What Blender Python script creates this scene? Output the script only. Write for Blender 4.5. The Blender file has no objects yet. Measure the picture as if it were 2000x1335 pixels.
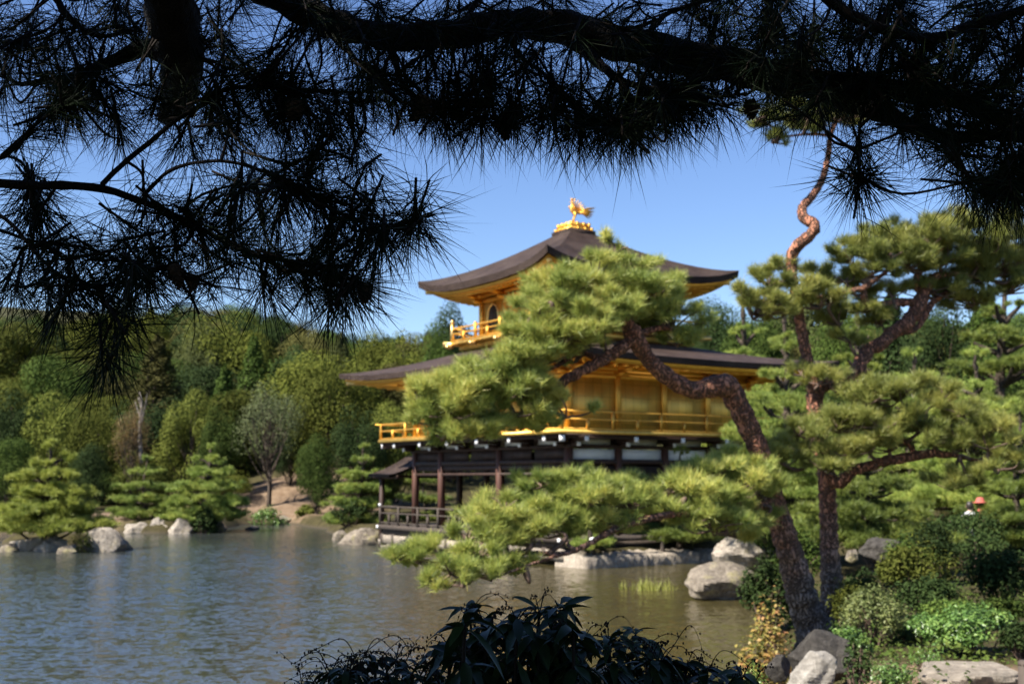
import bpy, math, random
import numpy as np
from mathutils import Vector

# ------------------------------------------------------------------ camera, sky, sun
SC = bpy.context.scene
COL = SC.collection
F, PITCH, EYE = 2248.0, 0.1173, 2.85
cam = bpy.data.cameras.new("camera")
cam.lens = F * 36 / 2000
cam.sensor_width = 36
cam.clip_end = 3000
cam.clip_start = 0.05
cam.dof.use_dof = True
cam.dof.focus_distance = 2.55
cam.dof.aperture_fstop = 7.2
camo = bpy.data.objects.new("camera", cam)
camo.location = (0, 0, EYE)
camo.rotation_euler = (math.pi / 2 + PITCH, 0, 0)
COL.objects.link(camo)
SC.camera = camo

SUN_EL = math.radians(47)
SUN_H = np.array([-0.87, -0.49]); SUN_H /= np.linalg.norm(SUN_H)
SUN = np.array([SUN_H[0] * math.cos(SUN_EL), SUN_H[1] * math.cos(SUN_EL), math.sin(SUN_EL)])
world = bpy.data.worlds.new("World")
SC.world = world
world.use_nodes = True
wn = world.node_tree
sky = wn.nodes.new("ShaderNodeTexSky")
sky.sky_type = 'NISHITA'
sky.sun_disc = False
sky.sun_elevation = SUN_EL
sky.sun_rotation = math.atan2(SUN_H[0], SUN_H[1])
sky.air_density = 1.0
sky.dust_density = 0.0
sky.ozone_density = 3.5
wn.nodes["Background"].inputs[1].default_value = 0.070
hsv = wn.nodes.new("ShaderNodeHueSaturation")
hsv.inputs["Saturation"].default_value = 1.10
hsv.inputs["Hue"].default_value = 0.51
wn.links.new(sky.outputs[0], hsv.inputs["Color"])
wn.links.new(hsv.outputs[0], wn.nodes["Background"].inputs[0])
sl = bpy.data.lights.new("sun", 'SUN')
sl.energy = 5.0
sl.angle = math.radians(0.53)
sl.color = (1.0, 0.93, 0.82)
so = bpy.data.objects.new("sun", sl)
so.rotation_euler = Vector(SUN).to_track_quat('Z', 'Y').to_euler()
so.location = (-30, -20, 60)
COL.objects.link(so)
SC.view_settings.view_transform = 'Standard'
SC.view_settings.look = 'None'
SC.view_settings.exposure = 1.4
SC.view_settings.gamma = 1.0
SC.view_settings.use_curve_mapping = False
SC.render.engine = 'CYCLES'
SC.cycles.use_denoising = True
SC.cycles.max_bounces = 8
SC.cycles.diffuse_bounces = 3
SC.cycles.glossy_bounces = 4
SC.cycles.transmission_bounces = 4
SC.cycles.sample_clamp_indirect = 6

RNG = np.random.default_rng(7)
R = random.Random(11)
UP = np.array([0, 0, 1.0])
CP, SP = math.cos(PITCH), math.sin(PITCH)


def ray(px, py):
    a, b = (px - 1000) / F, (667.5 - py) / F
    return np.array([a, CP - b * SP, SP + b * CP])


def P(px, py, Y):                       # measured point of the photograph at a distance Y in front of the camera
    d = ray(px, py)
    return np.array([0, 0, EYE]) + d * (Y / d[1])


def G(px, py, z=0.0):                   # the same, on a level z
    d = ray(px, py)
    return np.array([0, 0, EYE]) + d * ((z - EYE) / d[2])


def unit(v):
    v = np.asarray(v, float)
    n = np.linalg.norm(v, axis=-1, keepdims=True)
    return v / np.maximum(n, 1e-9)


# ------------------------------------------------------------------ mesh collector
class MB:
    def __init__(s):
        s.v, s.f, s.n = [], [], 0

    def add(s, verts, *faces):
        verts = np.asarray(verts, float).reshape(-1, 3)
        for f in faces:
            f = np.asarray(f, int)
            if f.size:
                s.f.append(f + s.n)
        s.v.append(verts)
        s.n += len(verts)

    def box(s, c, size, ax=None, taper=1.0):
        c = np.asarray(c, float)
        h = np.asarray(size, float) / 2
        k = np.array([[-1, -1, -1], [1, -1, -1], [1, 1, -1], [-1, 1, -1], [-1, -1, 1], [1, -1, 1], [1, 1, 1], [-1, 1, 1]], float)
        k[4:, :2] *= taper
        p = k * h
        if ax is not None:
            p = p @ np.asarray(ax)
        s.add(p + c, [[0, 3, 2, 1], [4, 5, 6, 7], [0, 1, 5, 4], [1, 2, 6, 5], [2, 3, 7, 6], [3, 0, 4, 7]])

    def beam(s, a, b, w, h):            # square beam from a to b
        a, b = np.asarray(a, float), np.asarray(b, float)
        d = b - a
        L = np.linalg.norm(d)
        x = d / L
        y = np.cross(UP, x)
        if np.linalg.norm(y) < 1e-3:
            y = np.array([0, 1.0, 0])
        y = unit(y)
        z = np.cross(x, y)
        s.box((a + b) / 2, (L, w, h), np.array([x, y, z]))

    def tube(s, pts, rad, n=8, rough=0.0, cap=True, rng=None):
        pts = np.asarray(pts, float)
        rad = np.broadcast_to(np.asarray(rad, float), (len(pts),))
        t = unit(np.gradient(pts, axis=0))
        a = np.array([0.31, 0.23, 0.9])
        if abs(t[0] @ unit(a)) > 0.9:
            a = np.array([1.0, 0.2, 0.1])
        ang = np.linspace(0, 2 * math.pi, n, endpoint=False)
        rings = []
        u = unit(a - t[0] * (a @ t[0]))
        for i in range(len(pts)):
            u = unit(u - t[i] * (u @ t[i]))
            w = np.cross(t[i], u)
            r = rad[i] * np.ones(n)
            if rough:
                r = r * (1 + rough * (rng or RNG).uniform(-1, 1, n))
            rings.append(pts[i] + (np.cos(ang) * r)[:, None] * u + (np.sin(ang) * r)[:, None] * w)
        m = len(pts)
        q = []
        for i in range(m - 1):
            for j in range(n):
                k = (j + 1) % n
                q.append([i * n + j, i * n + k, (i + 1) * n + k, (i + 1) * n + j])
        v = np.concatenate(rings)
        if cap:
            v = np.concatenate([v, [pts[0], pts[-1]]])
            tr = [[m * n, (j + 1) % n, j] for j in range(n)] + [[m * n + 1, (m - 1) * n + j, (m - 1) * n + (j + 1) % n] for j in range(n)]
            s.add(v, q, tr)
        else:
            s.add(v, q)

    def lathe(s, prof, c=(0, 0, 0), n=16):
        prof = np.asarray(prof, float)
        ang = np.linspace(0, 2 * math.pi, n, endpoint=False)
        v = np.concatenate([np.stack([np.cos(ang) * r, np.sin(ang) * r, np.full(n, z)], 1) for r, z in prof]) + np.asarray(c, float)
        q = [[i * n + j, i * n + (j + 1) % n, (i + 1) * n + (j + 1) % n, (i + 1) * n + j] for i in range(len(prof) - 1) for j in range(n)]
        s.add(v, q)

    def needles(s, B, D, L, w, sag=0.0, rng=RNG, seg=True):
        N = len(B)
        L = np.broadcast_to(np.asarray(L, float), (N,))[:, None]
        W = unit(np.cross(D, rng.normal(size=(N, 3)))) * (w / 2)
        S = rng.normal(size=(N, 3)) * sag * L
        S[:, 2] -= sag * L[:, 0] * 0.8
        T = B + D * L + S
        if seg:
            M = B + D * L * 0.5 + S * 0.28
            v = np.stack([B - W * .7, B + W * .7, M - W, M + W, T], 1).reshape(-1, 3)
            i = np.arange(N)[:, None] * 5
            s.add(v, i + np.array([[0, 1, 3, 2]]), i + np.array([[2, 3, 4]]))
        else:
            v = np.stack([B - W, B + W, T], 1).reshape(-1, 3)
            i = np.arange(N)[:, None] * 3
            s.add(v, i + np.array([[0, 1, 2]]))

    def leaves(s, C, Nrm, size, aspect=0.6, rng=RNG):      # folded leaf cards, pointed at both ends
        N = len(C)
        size = np.broadcast_to(np.asarray(size, float), (N,))[:, None]
        A = unit(np.cross(Nrm, rng.normal(size=(N, 3))))
        Bv = np.cross(Nrm, A)
        h = size / 2
        fold = Nrm * h * 0.25
        v = np.stack([C - A * h, C + Bv * h * aspect + fold, C + A * h, C - Bv * h * aspect + fold], 1).reshape(-1, 3)
        i = np.arange(N)[:, None] * 4
        s.add(v, i + np.array([[0, 1, 2]]), i + np.array([[0, 2, 3]]))

    def build(s, name, mat, parent=None, smooth=False):
        me = bpy.data.meshes.new(name)
        v = np.concatenate(s.v) if s.v else np.zeros((0, 3))
        loops, tot = [], []
        for f in s.f:
            f = f.reshape(-1, f.shape[-1])
            loops.append(f.ravel())
            tot.append(np.full(len(f), f.shape[1]))
        loops = np.concatenate(loops).astype(np.int32)
        tot = np.concatenate(tot).astype(np.int32)
        me.vertices.add(len(v))
        me.vertices.foreach_set("co", v.astype(np.float32).ravel())
        me.loops.add(len(loops))
        me.loops.foreach_set("vertex_index", loops)
        me.polygons.add(len(tot))
        start = np.concatenate([[0], np.cumsum(tot)[:-1]]).astype(np.int32)
        me.polygons.foreach_set("loop_start", start)
        me.polygons.foreach_set("loop_total", tot)
        if smooth:
            me.polygons.foreach_set("use_smooth", np.ones(len(tot), bool))
        me.update(calc_edges=True)
        me.validate()
        me.materials.append(mat)
        o = bpy.data.objects.new(name, me)
        COL.objects.link(o)
        if parent is not None:
            o.parent = parent
        return o


def tag(o, label, cat, group=None):
    o["label"] = label
    o["category"] = cat
    if group:
        o["group"] = group
    return o


def thing(name, label, cat, loc=(0, 0, 0), rz=0.0, group=None):
    o = bpy.data.objects.new(name, None)
    o.empty_display_size = 0.3
    COL.objects.link(o)
    o.location = loc
    o.rotation_euler = (0, 0, rz)
    return tag(o, label, cat, group)


def structure(o, kind="structure"):
    o["kind"] = kind
    return o


def spline(pts, step=None, n=None):      # Catmull-Rom through rows (any number of columns)
    p = np.asarray(pts, float)
    p = np.concatenate([[2 * p[0] - p[1]], p, [2 * p[-1] - p[-2]]])
    out = []
    for i in range(1, len(p) - 2):
        L = np.linalg.norm(p[i + 1, :3] - p[i, :3])
        k = n or max(2, int(L / step))
        for t in np.linspace(0, 1, k, endpoint=False):
            a, b, c, d = p[i - 1:i + 3]
            out.append(0.5 * (2 * b + (c - a) * t + (2 * a - 5 * b + 4 * c - d) * t * t + (3 * b - a - 3 * c + d) * t ** 3))
    out.append(p[-2])
    return np.array(out)


# ------------------------------------------------------------------ materials
def mat(name):
    m = bpy.data.materials.new(name)
    m.use_nodes = True
    nt = m.node_tree
    return m, nt, nt.nodes["Principled BSDF"]


def node(nt, kind, **kw):
    n = nt.nodes.new(kind)
    for k, v in kw.items():
        if k in n.inputs.keys() if hasattr(n.inputs, "keys") else False:
            n.inputs[k].default_value = v
        else:
            setattr(n, k, v)
    return n


def ramp(nt, fac, stops):
    r = nt.nodes.new("ShaderNodeValToRGB")
    el = r.color_ramp.elements
    while len(el) < len(stops):
        el.new(0.5)
    for e, (p, c) in zip(el, stops):
        e.position = p
        e.color = (*c, 1)
    nt.links.new(fac, r.inputs[0])
    return r.outputs[0]


def noise(nt, scale, detail=4, rough=0.55, vec=None, coord="Object", stretch=None):
    tc = nt.nodes.new("ShaderNodeTexCoord")
    src = tc.outputs[coord]
    if stretch is not None:
        mp = nt.nodes.new("ShaderNodeMapping")
        mp.inputs["Scale"].default_value = stretch
        nt.links.new(src, mp.inputs[0])
        src = mp.outputs[0]
    n = nt.nodes.new("ShaderNodeTexNoise")
    n.inputs["Scale"].default_value = scale
    n.inputs["Detail"].default_value = detail
    n.inputs["Roughness"].default_value = rough
    nt.links.new(src, n.inputs[0])
    return n.outputs["Fac"]


def mixc(nt, fac, a, b, mode='MIX'):
    m = nt.nodes.new("ShaderNodeMix")
    m.data_type = 'RGBA'
    m.blend_type = mode
    for sock, val in ((m.inputs[0], fac), (m.inputs[6], a), (m.inputs[7], b)):
        if isinstance(val, (int, float)):
            sock.default_value = val
        elif isinstance(val, tuple):
            sock.default_value = (*val, 1)
        else:
            nt.links.new(val, sock)
    return m.outputs[2]


def bump(nt, bsdf, h, strength=0.4, dist=0.02):
    b = nt.nodes.new("ShaderNodeBump")
    b.inputs["Strength"].default_value = strength
    b.inputs["Distance"].default_value = dist
    nt.links.new(h, b.inputs["Height"])
    nt.links.new(b.outputs[0], bsdf.inputs["Normal"])


def leaf_mat(name, a, b, c=None, trans=0.3, rough=0.5, nscale=0.7, vary=0.25, spec=0.3):
    m, nt, bs = mat(name)
    gi = nt.nodes.new("ShaderNodeNewGeometry")
    nz = noise(nt, nscale, 3)
    mx = nt.nodes.new("ShaderNodeMath")
    mx.operation = 'MULTIPLY_ADD'
    nt.links.new(gi.outputs["Random Per Island"], mx.inputs[0])
    mx.inputs[1].default_value = 0.55
    sc = nt.nodes.new("ShaderNodeMath")
    sc.operation = 'MULTIPLY_ADD'
    nt.links.new(nz, sc.inputs[0])
    sc.inputs[1].default_value = 1.5
    sc.inputs[2].default_value = -0.5
    nt.links.new(sc.outputs[0], mx.inputs[2])
    stops = [(0.15, a), (0.75, b)] if c is None else [(0.1, a), (0.55, b), (0.95, c)]
    col = ramp(nt, mx.outputs[0], stops)
    oi = nt.nodes.new("ShaderNodeObjectInfo")
    hs = nt.nodes.new("ShaderNodeHueSaturation")
    mv = nt.nodes.new("ShaderNodeMapRange")
    mv.inputs[3].default_value = 1 - vary
    mv.inputs[4].default_value = 1 + vary
    nt.links.new(oi.outputs["Random"], mv.inputs[0])
    nt.links.new(mv.outputs[0], hs.inputs["Value"])
    nt.links.new(col, hs.inputs["Color"])
    col = hs.outputs[0]
    nt.links.new(col, bs.inputs["Base Color"])
    bs.inputs["Roughness"].default_value = rough
    bs.inputs["Specular IOR Level"].default_value = spec
    if trans > 0:
        tr = nt.nodes.new("ShaderNodeBsdfTranslucent")
        nt.links.new(col, tr.inputs[0])
        mixs = nt.nodes.new("ShaderNodeMixShader")
        mixs.inputs[0].default_value = trans
        nt.links.new(bs.outputs[0], mixs.inputs[1])
        nt.links.new(tr.outputs[0], mixs.inputs[2])
        nt.links.new(mixs.outputs[0], nt.nodes["Material Output"].inputs[0])
    return m


def bark_mat(name, lo, hi, crack, z0=None, z1=None, lo2=None, hi2=None, scale=9.0):
    m, nt, bs = mat(name)
    n1 = noise(nt, scale, 6, 0.65, stretch=(1, 1, 0.55))
    n2 = noise(nt, scale * 0.35, 3)
    tc = nt.nodes.new("ShaderNodeTexCoord")
    vo = nt.nodes.new("ShaderNodeTexVoronoi")
    vo.feature = 'DISTANCE_TO_EDGE'
    vo.inputs["Scale"].default_value = scale * 2.1
    mp = nt.nodes.new("ShaderNodeMapping")
    mp.inputs["Scale"].default_value = (1, 1, 0.5)
    nt.links.new(tc.outputs["Object"], mp.inputs[0])
    dis = mixc(nt, 0.12, mp.outputs[0], (0, 0, 0))
    nadd = nt.nodes.new("ShaderNodeVectorMath")
    nadd.operation = 'ADD'
    nv = nt.nodes.new("ShaderNodeTexNoise")
    nv.inputs["Scale"].default_value = scale
    nt.links.new(mp.outputs[0], nv.inputs[0])
    vs = nt.nodes.new("ShaderNodeVectorMath")
    vs.operation = 'SCALE'
    vs.inputs[3].default_value = 0.45
    nt.links.new(nv.outputs["Color"], vs.inputs[0])
    nt.links.new(mp.outputs[0], nadd.inputs[0])
    nt.links.new(vs.outputs[0], nadd.inputs[1])
    nt.links.new(nadd.outputs[0], vo.inputs["Vector"])
    base = ramp(nt, n1, [(0.3, lo), (0.7, hi)])
    if z0 is not None:
        base2 = ramp(nt, n1, [(0.3, lo2), (0.7, hi2)])
        ge = nt.nodes.new("ShaderNodeNewGeometry")
        sx = nt.nodes.new("ShaderNodeSeparateXYZ")
        nt.links.new(ge.outputs["Position"], sx.inputs[0])
        mr = nt.nodes.new("ShaderNodeMapRange")
        mr.inputs[1].default_value = z0
        mr.inputs[2].default_value = z1
        ad = nt.nodes.new("ShaderNodeMath")
        ad.operation = 'MULTIPLY_ADD'
        nt.links.new(n2, ad.inputs[0])
        ad.inputs[1].default_value = 1.6
        nt.links.new(sx.outputs[2], ad.inputs[2])
        nt.links.new(ad.outputs[0], mr.inputs[0])
        base = mixc(nt, mr.outputs[0], base, base2)
    cr = ramp(nt, vo.outputs["Distance"], [(0.02, (0.1, 0.1, 0.1)), (0.22, (1, 1, 1))])
    col = mixc(nt, cr, crack, base)
    nt.links.new(col, bs.inputs["Base Color"])
    bs.inputs["Roughness"].default_value = 0.85
    bs.inputs["Specular IOR Level"].default_value = 0.2
    bump(nt, bs, cr, 1.0, 0.04)
    return m


def plain(name, a, b, scale=4.0, rough=0.6, metal=0.0, bmp=0.0, spec=0.5, stretch=None, dist=0.01):
    m, nt, bs = mat(name)
    n = noise(nt, scale, 5, 0.6, stretch=stretch)
    nt.links.new(ramp(nt, n, [(0.3, a), (0.7, b)]), bs.inputs["Base Color"])
    bs.inputs["Roughness"].default_value = rough
    bs.inputs["Metallic"].default_value = metal
    bs.inputs["Specular IOR Level"].default_value = spec
    if bmp:
        bump(nt, bs, n, bmp, dist)
    return m


def rock_mat(name, a, b, lichen, amount=0.5):
    m, nt, bs = mat(name)
    n1 = noise(nt, 3.4, 12, 0.72)
    n2 = noise(nt, 1.6, 8, 0.7)
    n3 = noise(nt, 14.0, 4, 0.7)
    base = ramp(nt, n1, [(0.3, a), (0.65, b)])
    base = mixc(nt, ramp(nt, n2, [(amount, (0, 0, 0)), (amount + 0.12, (1, 1, 1))]), base, lichen)
    base = mixc(nt, 0.6, base, ramp(nt, n3, [(0.3, (0.22, 0.21, 0.19)), (0.7, (1, 1, 1))]), 'MULTIPLY')
    nt.links.new(base, bs.inputs["Base Color"])
    bs.inputs["Roughness"].default_value = 0.85
    bs.inputs["Specular IOR Level"].default_value = 0.25
    bump(nt, bs, n1, 1.0, 0.16)
    return m


M_gold = plain("gold leaf", (0.66, 0.35, 0.055), (0.78, 0.44, 0.09), 3.0, 0.5, 0.8, 0.05)
M_goldwall = plain("gold leaf wall", (0.62, 0.40, 0.09), (0.76, 0.50, 0.125), 1.2, 0.46, 0.8, 0.05)
def goldsheet(m):
    nt = m.node_tree
    bs = nt.nodes["Principled BSDF"]
    src = bs.inputs["Base Color"].links[0].from_socket
    tc = nt.nodes.new("ShaderNodeTexCoord")
    sx = nt.nodes.new("ShaderNodeSeparateXYZ")
    nt.links.new(tc.outputs["Object"], sx.inputs[0])
    su = nt.nodes.new("ShaderNodeMath")
    nt.links.new(sx.outputs[0], su.inputs[0])
    nt.links.new(sx.outputs[1], su.inputs[1])
    cb = nt.nodes.new("ShaderNodeCombineXYZ")
    nt.links.new(su.outputs[0], cb.inputs[0])
    nt.links.new(sx.outputs[2], cb.inputs[1])
    br = nt.nodes.new("ShaderNodeTexBrick")
    br.offset = 0.0
    br.inputs["Scale"].default_value = 1.0
    br.inputs["Brick Width"].default_value = 0.355
    br.inputs["Row Height"].default_value = 0.47
    br.inputs["Mortar Size"].default_value = 0.006
    br.inputs["Color1"].default_value = (0.8, 0.8, 0.8, 1)
    br.inputs["Color2"].default_value = (1.1, 1.06, 1.0, 1)
    br.inputs["Mortar"].default_value = (0.4, 0.35, 0.3, 1)
    nt.links.new(cb.outputs[0], br.inputs["Vector"])
    nt.links.new(mixc(nt, 1.0, src, br.outputs["Color"], 'MULTIPLY'), bs.inputs["Base Color"])


goldsheet(M_goldwall)
M_goldbright = plain("burnished gold", (0.78, 0.50, 0.16), (0.88, 0.60, 0.24), 3.0, 0.35, 0.9)
M_wood = plain("dark brown timber", (0.022, 0.012, 0.009), (0.05, 0.028, 0.02), 6.0, 0.6, 0, 0.1, 0.3, (1, 1, 0.2))
M_post = plain("red brown timber post", (0.06, 0.028, 0.02), (0.11, 0.05, 0.035), 5.0, 0.6, 0, 0.1, 0.3, (2, 2, 0.2))
M_grey = plain("weathered timber", (0.04725, 0.03825, 0.03206), (0.08033, 0.063, 0.0513), 6.0, 0.75, 0, 0.1, 0.2)
M_white = plain("white plaster", (0.72, 0.72, 0.72), (0.8, 0.8, 0.79), 2.0, 0.85, 0, 0.02, 0.1)
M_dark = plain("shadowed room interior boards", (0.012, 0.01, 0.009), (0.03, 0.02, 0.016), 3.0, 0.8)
M_stonecut = rock_mat("cut pale stone", (0.31, 0.2635, 0.2093), (0.5115, 0.4417, 0.3565), (0.2015, 0.1783, 0.1395), 0.55)
M_rock = rock_mat("grey pond rock", (0.135, 0.1121, 0.0864), (0.351, 0.2997, 0.2362), (0.3645, 0.324, 0.1553), 0.52)
M_rockpale = rock_mat("pale pond rock", (0.221, 0.1885, 0.1495), (0.494, 0.4355, 0.364), (0.286, 0.2405, 0.143), 0.55)
M_rockwhite = rock_mat("bright white quartz rock", (0.30, 0.275, 0.24), (0.55, 0.51, 0.45), (0.22, 0.19, 0.14), 0.6)
M_rockdark = rock_mat("dark pond rock", (0.045, 0.04, 0.036), (0.11, 0.10, 0.088), (0.11, 0.10, 0.05), 0.6)


def roof_mat():
    m, nt, bs = mat("cypress bark shingle")
    tc = nt.nodes.new("ShaderNodeTexCoord")
    wv = nt.nodes.new("ShaderNodeTexWave")
    wv.bands_direction = 'Z'
    wv.inputs["Scale"].default_value = 5.5
    wv.inputs["Distortion"].default_value = 2.5
    wv.inputs["Detail"].default_value = 3
    nt.links.new(tc.outputs["Object"], wv.inputs[0])
    n = noise(nt, 1.1, 6, 0.65)
    n2 = noise(nt, 9, 4, 0.7)
    base = ramp(nt, n, [(0.3, (0.032, 0.0205, 0.016)), (0.5, (0.056, 0.037, 0.029)), (0.72, (0.088, 0.064, 0.052))])
    base = mixc(nt, 0.65, base, ramp(nt, wv.outputs["Fac"], [(0, (0.5, 0.45, 0.45)), (1, (1, 1, 1))]), 'MULTIPLY')
    base = mixc(nt, 0.35, base, ramp(nt, n2, [(0.3, (0.4, 0.38, 0.38)), (0.7, (1, 1, 1))]), 'MULTIPLY')
    nt.links.new(base, bs.inputs["Base Color"])
    bs.inputs["Roughness"].default_value = 0.7
    bs.inputs["Specular IOR Level"].default_value = 0.2
    bump(nt, bs, wv.outputs["Fac"], 0.9, 0.04)
    return m


M_roof = roof_mat()

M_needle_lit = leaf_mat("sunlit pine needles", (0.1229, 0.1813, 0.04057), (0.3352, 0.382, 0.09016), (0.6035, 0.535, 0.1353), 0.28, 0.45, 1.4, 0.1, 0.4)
M_needle_up = leaf_mat("yellow green pine needles", (0.1048, 0.1375, 0.0335), (0.2618, 0.2912, 0.06696), (0.454, 0.4206, 0.1116), 0.28, 0.45, 1.4, 0.1, 0.4)
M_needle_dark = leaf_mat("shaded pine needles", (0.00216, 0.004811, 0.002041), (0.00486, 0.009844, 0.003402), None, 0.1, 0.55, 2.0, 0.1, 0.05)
M_needle_green = leaf_mat("green pine needles", (0.09449, 0.154, 0.02743), (0.2362, 0.3079, 0.06235), (0.4017, 0.4165, 0.08729), 0.25, 0.5, 0.8, 0.12)
M_needle_yel = leaf_mat("lime pine needles", (0.121, 0.1694, 0.03267), (0.2783, 0.3146, 0.05445), (0.3993, 0.4114, 0.08168), 0.25, 0.5, 0.8, 0.1)
M_needle_deep = leaf_mat("deep green pine needles", (0.05742, 0.09056, 0.01774), (0.1378, 0.1811, 0.03325), (0.2297, 0.2536, 0.04434), 0.2, 0.5, 0.8, 0.12)
M_olive = leaf_mat("olive foliage", (0.03826, 0.04968, 0.008293), (0.08693, 0.09939, 0.01659), (0.1321, 0.1337, 0.02368), 0.15, 0.8, 0.25, 0.38, 0.08)
M_brownish = leaf_mat("bronze olive foliage", (0.04806, 0.05047, 0.01565), (0.09608, 0.09254, 0.02737), (0.1404, 0.1304, 0.03911), 0.15, 0.8, 0.25, 0.38, 0.08)
M_green = leaf_mat("mid green foliage", (0.02581, 0.04847, 0.01018), (0.06266, 0.09693, 0.01909), (0.1033, 0.1343, 0.02864), 0.15, 0.8, 0.25, 0.38, 0.08)
M_deep = leaf_mat("deep green foliage", (0.01246, 0.02442, 0.008132), (0.03114, 0.05141, 0.0149), (0.05099, 0.0739, 0.02032), 0.15, 0.8, 0.25, 0.38, 0.08)
M_yellowg = leaf_mat("yellowing foliage", (0.05255, 0.06759, 0.01386), (0.1169, 0.1353, 0.02424), (0.1752, 0.1825, 0.04155), 0.15, 0.8, 0.25, 0.38, 0.08)
M_bright = leaf_mat("bright conifer green", (0.02527, 0.04832, 0.01007), (0.06317, 0.1026, 0.02014), (0.1011, 0.145, 0.03021), 0.15, 0.8, 0.5, 0.1, 0.08)
M_bluegr = leaf_mat("blue green conifer", (0.03567, 0.05049, 0.01659), (0.08026, 0.09424, 0.0311), (0.116, 0.1279, 0.04147), 0.15, 0.8, 0.5, 0.12, 0.08)
M_grayleaf = leaf_mat("thin greyish foliage", (0.07181, 0.0836, 0.04224), (0.1306, 0.1496, 0.0704), (0.124, 0.176, 0.05632), 0.15, 0.8, 0.5, 0.1, 0.08)
M_redleaf = leaf_mat("reddening foliage", (0.1024, 0.0644, 0.024), (0.192, 0.1196, 0.048), (0.1536, 0.184, 0.048), 0.35, 0.5, 0.9, 0.1)
M_orange = leaf_mat("orange tinged leaves", (0.132, 0.1836, 0.046), (0.3696, 0.2916, 0.0805), (0.484, 0.216, 0.1035), 0.4, 0.45, 2.0, 0.1)
M_shrublit = leaf_mat("glossy green shrub leaves", (0.046, 0.09775, 0.023), (0.115, 0.207, 0.046), (0.2185, 0.299, 0.069), 0.25, 0.35, 2.0, 0.1, 0.5)
M_shrubpale = leaf_mat("pale green shrub leaves", (0.09, 0.12, 0.04), (0.18, 0.21, 0.07), (0.26, 0.28, 0.1), 0.3, 0.45, 2.0, 0.1)
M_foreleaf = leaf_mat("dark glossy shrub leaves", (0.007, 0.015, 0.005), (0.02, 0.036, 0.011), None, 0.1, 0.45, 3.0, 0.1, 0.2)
M_reed = leaf_mat("reed blades", (0.2, 0.22, 0.04), (0.34, 0.34, 0.09), None, 0.3, 0.5, 2.0, 0.1)

M_redbark = bark_mat("red pine bark", (0.14, 0.105, 0.083), (0.37, 0.29, 0.235), (0.055, 0.04, 0.03), 2.0, 3.4, (0.30, 0.115, 0.066), (0.50, 0.235, 0.145), 6.5)
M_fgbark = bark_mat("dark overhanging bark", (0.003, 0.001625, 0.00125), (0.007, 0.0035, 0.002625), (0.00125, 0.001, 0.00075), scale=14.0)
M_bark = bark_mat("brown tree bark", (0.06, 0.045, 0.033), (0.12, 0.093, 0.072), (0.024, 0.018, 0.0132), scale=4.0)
M_palebark = bark_mat("pale dead bark", (0.216, 0.186, 0.162), (0.33, 0.294, 0.264), (0.12, 0.102, 0.084), scale=4.0)
M_twig = plain("pine twigs", (0.07, 0.045, 0.035), (0.16, 0.11, 0.085), 8.0, 0.8, 0, 0, 0.2)
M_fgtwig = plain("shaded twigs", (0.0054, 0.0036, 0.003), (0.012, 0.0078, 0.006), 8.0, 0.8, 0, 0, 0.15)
M_cone = plain("pine cone scales", (0.03, 0.02, 0.014), (0.06, 0.04, 0.028), 30.0, 0.8, 0, 0.3, 0.2)

# ------------------------------------------------------------------ ground, pond
PHI = 0.5885
P0 = np.array([1.9178, 39.1427])
Uv = np.array([math.cos(PHI), math.sin(PHI)])
Vv = np.array([-math.sin(PHI), math.cos(PHI)])
loc2 = lambda u, v: P0 + u * Uv + v * Vv
plat = [loc2(10.5, -1.9), loc2(-0.9, -1.9), loc2(-0.3, 0.0), loc2(0.2, 12.6)]
POND = np.array([(3.0, 12.0), (3.9, 19), (5.4, 24), (6.2, 28), (8.3, 33), (10.6, 40.5), *plat, (-8.6, 57), (-10.4, 65), (-14.2, 73.5), (-16.6, 71), (-15.6, 62.5), (-18, 60),
                 (-22, 61.5), (-29, 65), (-42, 69), (-85, 74), (-95, 30), (-85, 3), (-6, 5.2), (0, 6.0), (2.2, 8.5)])


def sdist(x, y, poly):                  # signed distance to a polygon, inside negative
    d = np.full(x.shape, 1e9)
    ins = np.zeros(x.shape, bool)
    n = len(poly)
    for i in range(n):
        ax, ay = poly[i]
        bx, by = poly[(i + 1) % n]
        ex, ey = bx - ax, by - ay
        t = np.clip(((x - ax) * ex + (y - ay) * ey) / (ex * ex + ey * ey), 0, 1)
        d = np.minimum(d, np.hypot(x - ax - t * ex, y - ay - t * ey))
        c = (ay > y) != (by > y)
        with np.errstate(divide='ignore', invalid='ignore'):
            xi = ax + (y - ay) * ex / (ey if ey else 1e-9)
        ins ^= c & (x < xi)
    return np.where(ins, -d, d)


ISLETS = [(*G(112, 1062)[:2], 2.9, 1.6)]


def sstep(a, b, x):
    t = np.clip((x - a) / (b - a), 0, 1)
    return t * t * (3 - 2 * t)


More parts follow.
